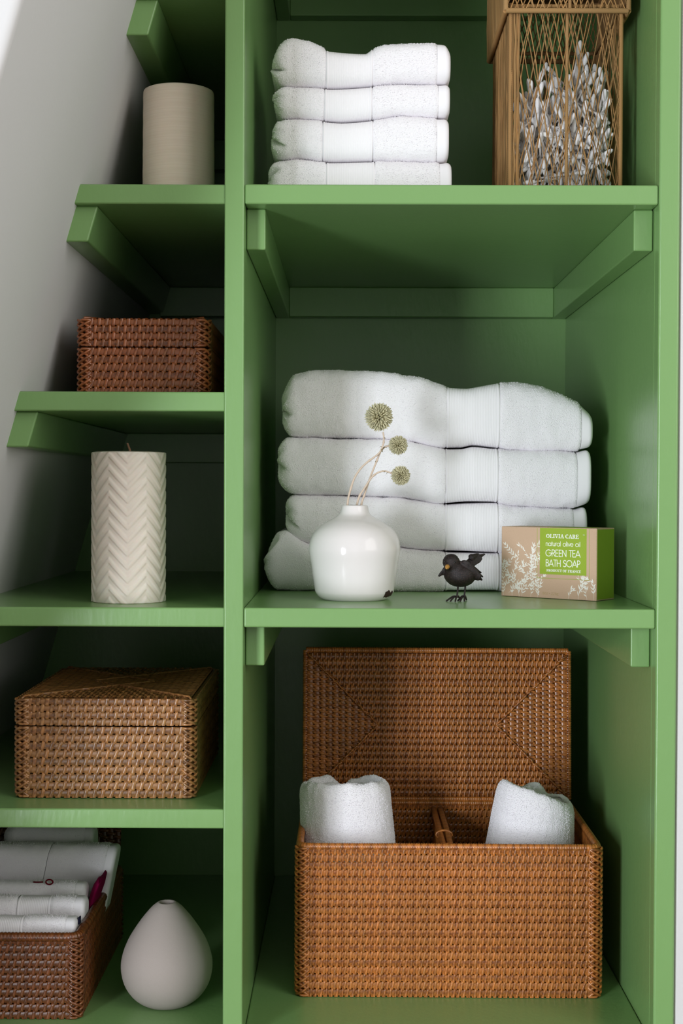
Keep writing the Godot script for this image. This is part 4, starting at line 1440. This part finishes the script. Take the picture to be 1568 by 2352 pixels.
func build_soap() -> void:
	var w := 0.128
	var h := 0.0835
	var d := 0.043
	var r := thing("soap_carton", "kraft and green carton of bath soap with white printed olive branches", "box", Vector3(0.2465, SHELF_3, -0.1651), deg_to_rad(-38.0))
	var g := Geo.new()
	g.box(Vector3(w, h, d), 0.0009, Transform3D(Basis(), Vector3(0, h / 2 + 0.0003, 0)))
	obj("carton", g, M.kraft, r)
	var im := Image.create(768, 502, false, Image.FORMAT_RGB8)
	var rr := RandomNumberGenerator.new()
	rr.seed = 8
	var tan := Color(0.80, 0.675, 0.575)
	im.fill(tan)
	for k in 9000:
		var a := rr.randf_range(-0.03, 0.03)
		im.fill_rect(Rect2i(rr.randi_range(0, 765), rr.randi_range(0, 500), rr.randi_range(1, 4), rr.randi_range(1, 2)), Color(tan.r + a, tan.g + a, tan.b + a))
	for k in 130:
		im.fill_rect(Rect2i(rr.randi_range(0, 765), rr.randi_range(0, 500), 2, 2), Color(0.66, 0.52, 0.42))
	for b in [[15, 500, -0.12, 330], [88, 502, -0.04, 450], [150, 502, -0.3, 230], [170, 502, 0.12, 400], [245, 502, 0.05, 470], [300, 502, 0.1, 190], [-5, 330, 0.3, 120], [60, 480, 0.9, 150], [550, 502, 0.3, 130], [630, 502, 0.08, 260], [700, 502, -0.2, 120], [748, 502, 0.05, 170]]:
		branch(im, rr, Vector2(b[0], b[1]), Vector2.UP.rotated(b[2]), b[3] * 0.72, Color(0.95, 0.93, 0.9), 1)
	var green := Color(0.60, 0.69, 0.24)
	im.fill_rect(Rect2i(318, 0, 376, 332), green)
	for k in 90:                                              # faint weave in the green panel
		for s in 2:
			var x0 := 318 + (k % 30) * 13
			if x0 + (60 if s else -60) < 318 or x0 + (60 if s else -60) > 694:
				continue
			ink(im, PackedVector2Array([Vector2(x0, (k / 30) * 112.0), Vector2(x0 + (60 if s else -60), (k / 30) * 112.0 + 112)]), 1.0, Color(0.635, 0.715, 0.29))
	im.fill_rect(Rect2i(0, 0, 318, 1), tan)
	for q in [[294, 0, 3, 362], [714, 0, 3, 362], [294, 360, 423, 3]]:
		im.fill_rect(Rect2i(q[0], q[1], q[2], q[3]), Color(0.62, 0.70, 0.28))
	im.fill_rect(Rect2i(694, 0, 20, 332), tan)
	im.fill_rect(Rect2i(280, 332, 14, 20), tan)
	var white := Color(0.97, 0.97, 0.95)
	write(im, "natural olive oil", 366, 646, 128, 34, 3.6, white)
	write(im, "GREEN TEA", 366, 646, 202, 46, 5.0, white)
	write(im, "BATH SOAP", 366, 646, 274, 46, 5.0, white)
	for b in [[235, 372, 1.0, 60], [640, 460, 0.35, 110]]:
		branch(im, rr, Vector2(b[0], b[1]), Vector2.UP.rotated(b[2]), b[3], Color(0.95, 0.93, 0.9), 0)
	var m := mat(Color.WHITE, 0.8, 0.25)
	m.albedo_texture = ImageTexture.create_from_image(im)
	g = Geo.new()
	var z := d / 2 + 0.0001
	var e := 0.0008
	g.quad(Vector3(-w / 2 + e, 0.0003 + e, z), Vector3(w / 2 - e, 0.0003 + e, z), Vector3(w / 2 - e, h + 0.0003 - e, z), Vector3(-w / 2 + e, h + 0.0003 - e, z), PackedVector2Array([Vector2(0, 1), Vector2(1, 1), Vector2(1, 0), Vector2(0, 0)]))
	obj("printed_front", g, m, r)
	g = Geo.new()
	g.box(Vector3(0.0003, h - 0.0028, d - 0.0028), 0.0001, Transform3D(Basis(), Vector3(w / 2 + 0.0001, h / 2 + 0.0003, 0)))
	obj("green_side", g, M.card_green, r)
	g = Geo.new()
	g.box(Vector3(w * 0.42, 0.0003, d * 0.7), 0.0001, Transform3D(Basis(), Vector3(w * 0.17, h + 0.0004, 0)))
	obj("green_top", g, M.card_green, r)
	var f := SystemFont.new()
	f.font_names = PackedStringArray(["Droid Serif"])
	f.font_weight = 700
	for t in [["OLIVIA CARE", 0.0430, 0.8815, 0.645], ["PRODUCT OF FRANCE", 0.0455, 0.3985, 0.66], ["™", 0.0022, 0.9015, 0.865]]:
		lettering(r, t[0], f, w * (t[3] - 0.5) + 0.0006, h * t[2], z, t[1], M.letter)
	var f2 := SystemFont.new()
	f2.font_names = PackedStringArray(["Droid Sans"])
	lettering(r, "8oz • 226g", f2, w * 0.03, h * 0.075, z, 0.021, M.letter_tan)


func lettering(r: Node3D, text: String, f: Font, x: float, y: float, z: float, width: float, m: Material) -> void:
	var t := TextMesh.new()
	t.text = text
	t.font = f
	t.font_size = 48
	t.depth = 0.0
	t.pixel_size = 0.0001
	t.curve_step = 0.5
	t.depth = 0.0001
	var k := width / maxf(t.get_aabb().size.x, 1e-5)
	var o := obj("lettering", t, m, r)
	o.position = Vector3(x, y, z + 0.00008)
	o.scale = Vector3(k, k, 1)


# ---------------------------------------------------------------- string-netted box of cotton buds
func build_netted_box() -> void:
	var w := 0.125
	var d := 0.18
	var h := 0.225
	var at := Vector3(0.2435, SHELF_1 + 0.0003, -0.1 - d / 2)
	var r := thing("netted_box", "tall box netted with jute string, its lid out of frame at the top", "box", at)
	var jute := Color(0.33, 0.185, 0.075)
	var g := Geo.new()
	for q in [[-0.5, 0.5], [0.5, 0.5], [0.5, -0.5], [-0.5, -0.5], [0.01, 0.5], [0.01, -0.5]]:
		g = Geo.new()
		g.col = tone(jute * 1.1, 0.1)
		g.tube(bound_path(Vector3(q[0] * w, 0.002, q[1] * d), Vector3(q[0] * w, h, q[1] * d)), bound_radii(Vector3(0, 0.002, 0), Vector3(0, h, 0), 0.0026 if absf(q[0]) > 0.1 else 0.0019), 8)
		obj("frame_post", g, M.jute, r)
	for y in [0.003, h - 0.003]:
		g = Geo.new()
		for e in [[-1, 1, 1, 1], [1, 1, 1, -1], [1, -1, -1, -1], [-1, -1, -1, 1]]:
			var a := Vector3(e[0] * w / 2, y, e[1] * d / 2)
			var b := Vector3(e[2] * w / 2, y, e[3] * d / 2)
			g.col = tone(jute, 0.1)
			g.tube(bound_path(a, b), bound_radii(a, b, 0.0024), 8)
		obj("frame_ring", g, M.jute, r)
	# the string net: two families of slanting strings on each side
	for side in 4:
		g = Geo.new()
		var out: Vector3 = [Vector3(0, 0, 1), Vector3(1, 0, 0), Vector3(0, 0, -1), Vector3(-1, 0, 0)][side]
		var ac := Vector3.UP.cross(out)
		var wid := w if side % 2 == 0 else d
		var off := (d if side % 2 == 0 else w) / 2
		var n := 20 if side == 0 else (16 if side != 3 else 46)
		for fam in [-1.0, 1.0]:
			for k in n:
				var slope: float = fam * rng.randf_range(0.15, 0.24)
				var x: float = -wid / 2 + wid * (k + rng.randf_range(0.2, 0.8)) / n
				var pts := []
				var y := 0.002
				var dx := slope
				var ph := rng.randf_range(0, 6)
				while y < h:
					pts.append(out * (off + 0.0008 + 0.0006 * fam) + ac * (x + 0.0005 * sin(y * 90 + ph)) + Vector3(0, y, 0))
					y += 0.012
					x += dx * 0.012
					if x > wid / 2 or x < -wid / 2:
						x = clampf(x, -wid / 2, wid / 2)
						dx = -dx
				g.col = tone(jute, 0.22)
				var rad := []
				for q in pts.size():
					rad.append(0.00062 * rng.randf_range(0.8, 1.25))
				g.tube(PackedVector3Array(pts), rad, 5)
		if side == 3 or side == 0:                            # upright strings crowd the left side and the front corner
			for k in (38 if side == 3 else 6):
				var x := -wid / 2 + (wid * (k + rng.randf_range(0.1, 0.9)) / 38.0 if side == 3 else 0.001 + 0.0016 * k)
				var pts := []
				for q in 12:
					pts.append(out * (off + 0.001 + rng.randf_range(0, 0.0016)) + ac * (x + rng.randf_range(-1, 1) * 0.0011) + Vector3(0, 0.002 + (h - 0.004) * q / 11.0, 0))
				g.col = tone(jute * 0.9, 0.45)
				g.tube(PackedVector3Array(pts), rng.randf_range(0.0009, 0.0013), 6)
		obj("string_net", g, M.jute, r, "stuff")
	# lid: a wider netted cap
	var lw := 0.1385
	var ld := 0.196
	var y0 := 0.2145
	var lh := 0.075
	g = Geo.new()
	for e in [[-1, 1, 1, 1], [1, 1, 1, -1], [1, -1, -1, -1], [-1, -1, -1, 1]]:
		for y in [y0, y0 + lh]:
			var a := Vector3(e[0] * lw / 2, y, e[1] * ld / 2)
			var b := Vector3(e[2] * lw / 2, y, e[3] * ld / 2)
			g.col = tone(jute * 1.15, 0.1)
			g.tube(bound_path(a, b), bound_radii(a, b, 0.0031), 9)
		g.col = tone(jute * 1.1, 0.1)
		var c := Vector3(e[0] * lw / 2, y0, e[1] * ld / 2)
		g.tube(bound_path(c, c + Vector3(0, lh, 0)), bound_radii(c, c + Vector3(0, lh, 0), 0.003), 8)
	g.tube(bound_path(Vector3(0.003, y0, ld / 2), Vector3(0.003, y0 + lh, ld / 2)), bound_radii(Vector3.ZERO, Vector3(0, lh, 0), 0.002), 8)
	var lid := obj("lid", g, M.jute, r)
	g = Geo.new()
	for side in 4:
		var out: Vector3 = [Vector3(0, 0, 1), Vector3(1, 0, 0), Vector3(0, 0, -1), Vector3(-1, 0, 0)][side]
		var ac := Vector3.UP.cross(out)
		var wid := lw if side % 2 == 0 else ld
		var off := (ld if side % 2 == 0 else lw) / 2
		for k in 64 if side == 3 or side == 1 else 40:
			var nn := 64.0 if side == 3 or side == 1 else 40.0
			var x := -wid / 2 + wid * (k + 0.5) / nn
			g.col = tone(jute, 0.4)
			var dx := rng.randf_range(0.008, 0.018) * (1 if k % 2 else -1)
			if side == 3 or side == 1:
				dx *= 0.1
			g.tube(PackedVector3Array([out * (off + 0.001) + ac * clampf(x - dx, -wid / 2, wid / 2) + Vector3(0, y0, 0), out * (off + 0.0022) + ac * x + Vector3(0, y0 + lh / 2, 0), out * (off + 0.001) + ac * clampf(x + dx, -wid / 2, wid / 2) + Vector3(0, y0 + lh, 0)]), 0.0014 if side == 3 or side == 1 else 0.0007, 6)
	obj("lid_strings", g, M.jute, lid, "stuff")
	g = Geo.new()
	g.col = jute * 0.7
	g.box(Vector3(lw, 0.004, ld), 0.0015, Transform3D(Basis(), Vector3(0, y0 + lh, 0)))
	obj("lid_top", g, M.jute, lid)

	# the cotton buds
	var stick := Geo.new()
	stick.tube(PackedVector3Array([Vector3(0, -0.034, 0), Vector3(0, 0, 0), Vector3(0, 0.034, 0)]), 0.00115, 6)
	var sm := stick.mesh()
	var tip := Geo.new()
	tip.lathe(PackedVector2Array([Vector2(0.0001, -0.0085), Vector2(0.0014, -0.0080), Vector2(0.0026, -0.005), Vector2(0.0030, 0.0), Vector2(0.0027, 0.0045), Vector2(0.0017, 0.0075), Vector2(0.0001, 0.0085)]), 10)
	var tm := tip.mesh()
	var proto: Node3D = null
	var made := 0
	var tries := 0
	while made < 300 and tries < 8000:
		tries += 1
		var fz := made / 300.0
		var dir := Vector3(rng.randf_range(-0.8, 0.8), rng.randf_range(-1, 1), rng.randf_range(-0.9, 0.9))
		if rng.randf() < 0.4:
			dir.y *= 2.2
		dir = dir.normalized()
		var px := rng.randf_range(-0.5, 0.5)
		var top := 0.126 + 0.03 * px + 0.012 * sin(px * 14.0)
		var c := Vector3(px * 0.112, rng.randf_range(0.006, top), rng.randf_range(-0.5, 0.5) * 0.165)
		if made % 5 != 0:
			c.z = rng.randf_range(0.035, 0.084)
		if made >= 292:
			dir = Vector3(rng.randf_range(-0.2, 0.5), 1, rng.randf_range(-0.3, 0.3)).normalized()
			c = Vector3([-0.03, 0.0, 0.013, 0.02, 0.028, 0.018, 0.04, 0.05][made - 292], [0.128, 0.11, 0.15, 0.138, 0.125, 0.14, 0.125, 0.12][made - 292], 0.06)
		var ok := true
		for s in [-1.0, 1.0]:
			var q: Vector3 = c + dir * (0.0405 * s)
			if absf(q.x) > 0.0585 or absf(q.z) > 0.0865 or q.y < 0.004 or (q.y > top + 0.03 and made < 292):
				ok = false
		if not ok:
			continue
		var o: Node3D
		if proto == null:
			o = thing("cotton_bud", "white cotton bud loose in the heap inside the string-netted box", "cotton bud", Vector3.ZERO, 0, "cotton buds in the netted box")
			obj("paper_stick", sm, M.stick, o)
			obj("cotton_tip", tm, M.cotton, o).position = Vector3(0, 0.0335, 0)
			obj("cotton_tip", tm, M.cotton, o).position = Vector3(0, -0.0335, 0)
			proto = o
		else:
			o = proto.duplicate()
			o.name = "cotton_bud_%03d" % made
			add_child(o, true)
		var side := dir.cross(Vector3(0.3, 0.2, 0.9)).normalized()
		o.transform = Transform3D(Basis(side, dir, side.cross(dir)), at + c)
		made += 1


func bound_path(a: Vector3, b: Vector3) -> PackedVector3Array:
	var n := maxi(4, int(a.distance_to(b) / 0.0011))
	var o := PackedVector3Array()
	for k in n + 1:
		o.append(a.lerp(b, float(k) / n))
	return o


func bound_radii(a: Vector3, b: Vector3, r: float) -> Array:
	var n := maxi(4, int(a.distance_to(b) / 0.0011))
	var o := []
	for k in n + 1:
		o.append(r * (1.06 if k % 2 else 0.92))
	return o


const WIN1_Y := 1.1
const WIN1_Z := 2.1
const WIN1_SIZE := Vector2(0.85, 1.25)
const WIN2_Y := 2.35
const WIN2_Z := 2.3
const WIN2_SIZE := Vector2(2.4, 2.2)


func area(called: String, at: Vector3, towards: Vector3, size: Vector2, energy: float, color: Color) -> void:
	var l := AreaLight3D.new()
	l.name = called
	l.area_size = size
	l.light_color = color
	l.light_energy = energy
	l.area_range = 8.0
	l.shadow_enabled = true
	add_child(l)
	l.look_at_from_position(at, at + towards, Vector3.UP)


func _ready() -> void:
	rng.seed = 4
	var cam := Camera3D.new()
	cam.name = "camera"
	cam.position = Vector3(0, 1.30, 1.5559)
	cam.rotation = Vector3(-0.01714, 0.0054, 0.00374)
	cam.fov = rad_to_deg(2.0 * atan(1176.0 / 3332.8))
	cam.near = 0.05
	cam.far = 50
	add_child(cam)
	var env := Environment.new()
	env.background_mode = Environment.BG_SKY
	var sky := ProceduralSkyMaterial.new()
	sky.sky_top_color = Color(0.62, 0.72, 0.86)
	sky.sky_horizon_color = Color(0.86, 0.89, 0.93)
	sky.ground_bottom_color = Color(0.4, 0.42, 0.38)
	sky.ground_horizon_color = Color(0.7, 0.72, 0.7)
	env.sky = Sky.new()
	env.sky.sky_material = sky
	env.background_energy_multiplier = 1.0
	env.tonemap_mode = Environment.TONE_MAPPER_LINEAR
	env.tonemap_exposure = 0.94
	env.sdfgi_enabled = true
	env.ssao_enabled = true
	env.ssil_enabled = true
	var we := WorldEnvironment.new()
	we.name = "world_environment"
	we.environment = env
	add_child(we)
	# daylight through the two windows
	area("window_daylight", Vector3(-1.155, WIN1_Y, WIN1_Z), Vector3.RIGHT, Vector2(WIN1_SIZE.x - 0.1, WIN1_SIZE.y - 0.1), 11.4, Color(0.94, 0.97, 1.0))
	area("window_daylight", Vector3(1.855, WIN2_Y, WIN2_Z), Vector3.LEFT, Vector2(WIN2_SIZE.x - 0.1, WIN2_SIZE.y - 0.1), 6.0, Color(1.0, 0.98, 0.95))

	noise.noise_type = FastNoiseLite.TYPE_SIMPLEX_SMOOTH
	noise.frequency = 0.01
	noise.fractal_octaves = 2
	make_materials()
	make_tuft()
	build_room()
	build_unit()
	build_towels()
	build_rattan()
	build_rolls()
	build_filed()
	build_candles()
	build_vases()
	build_soap()
	build_bird()
	build_netted_box()
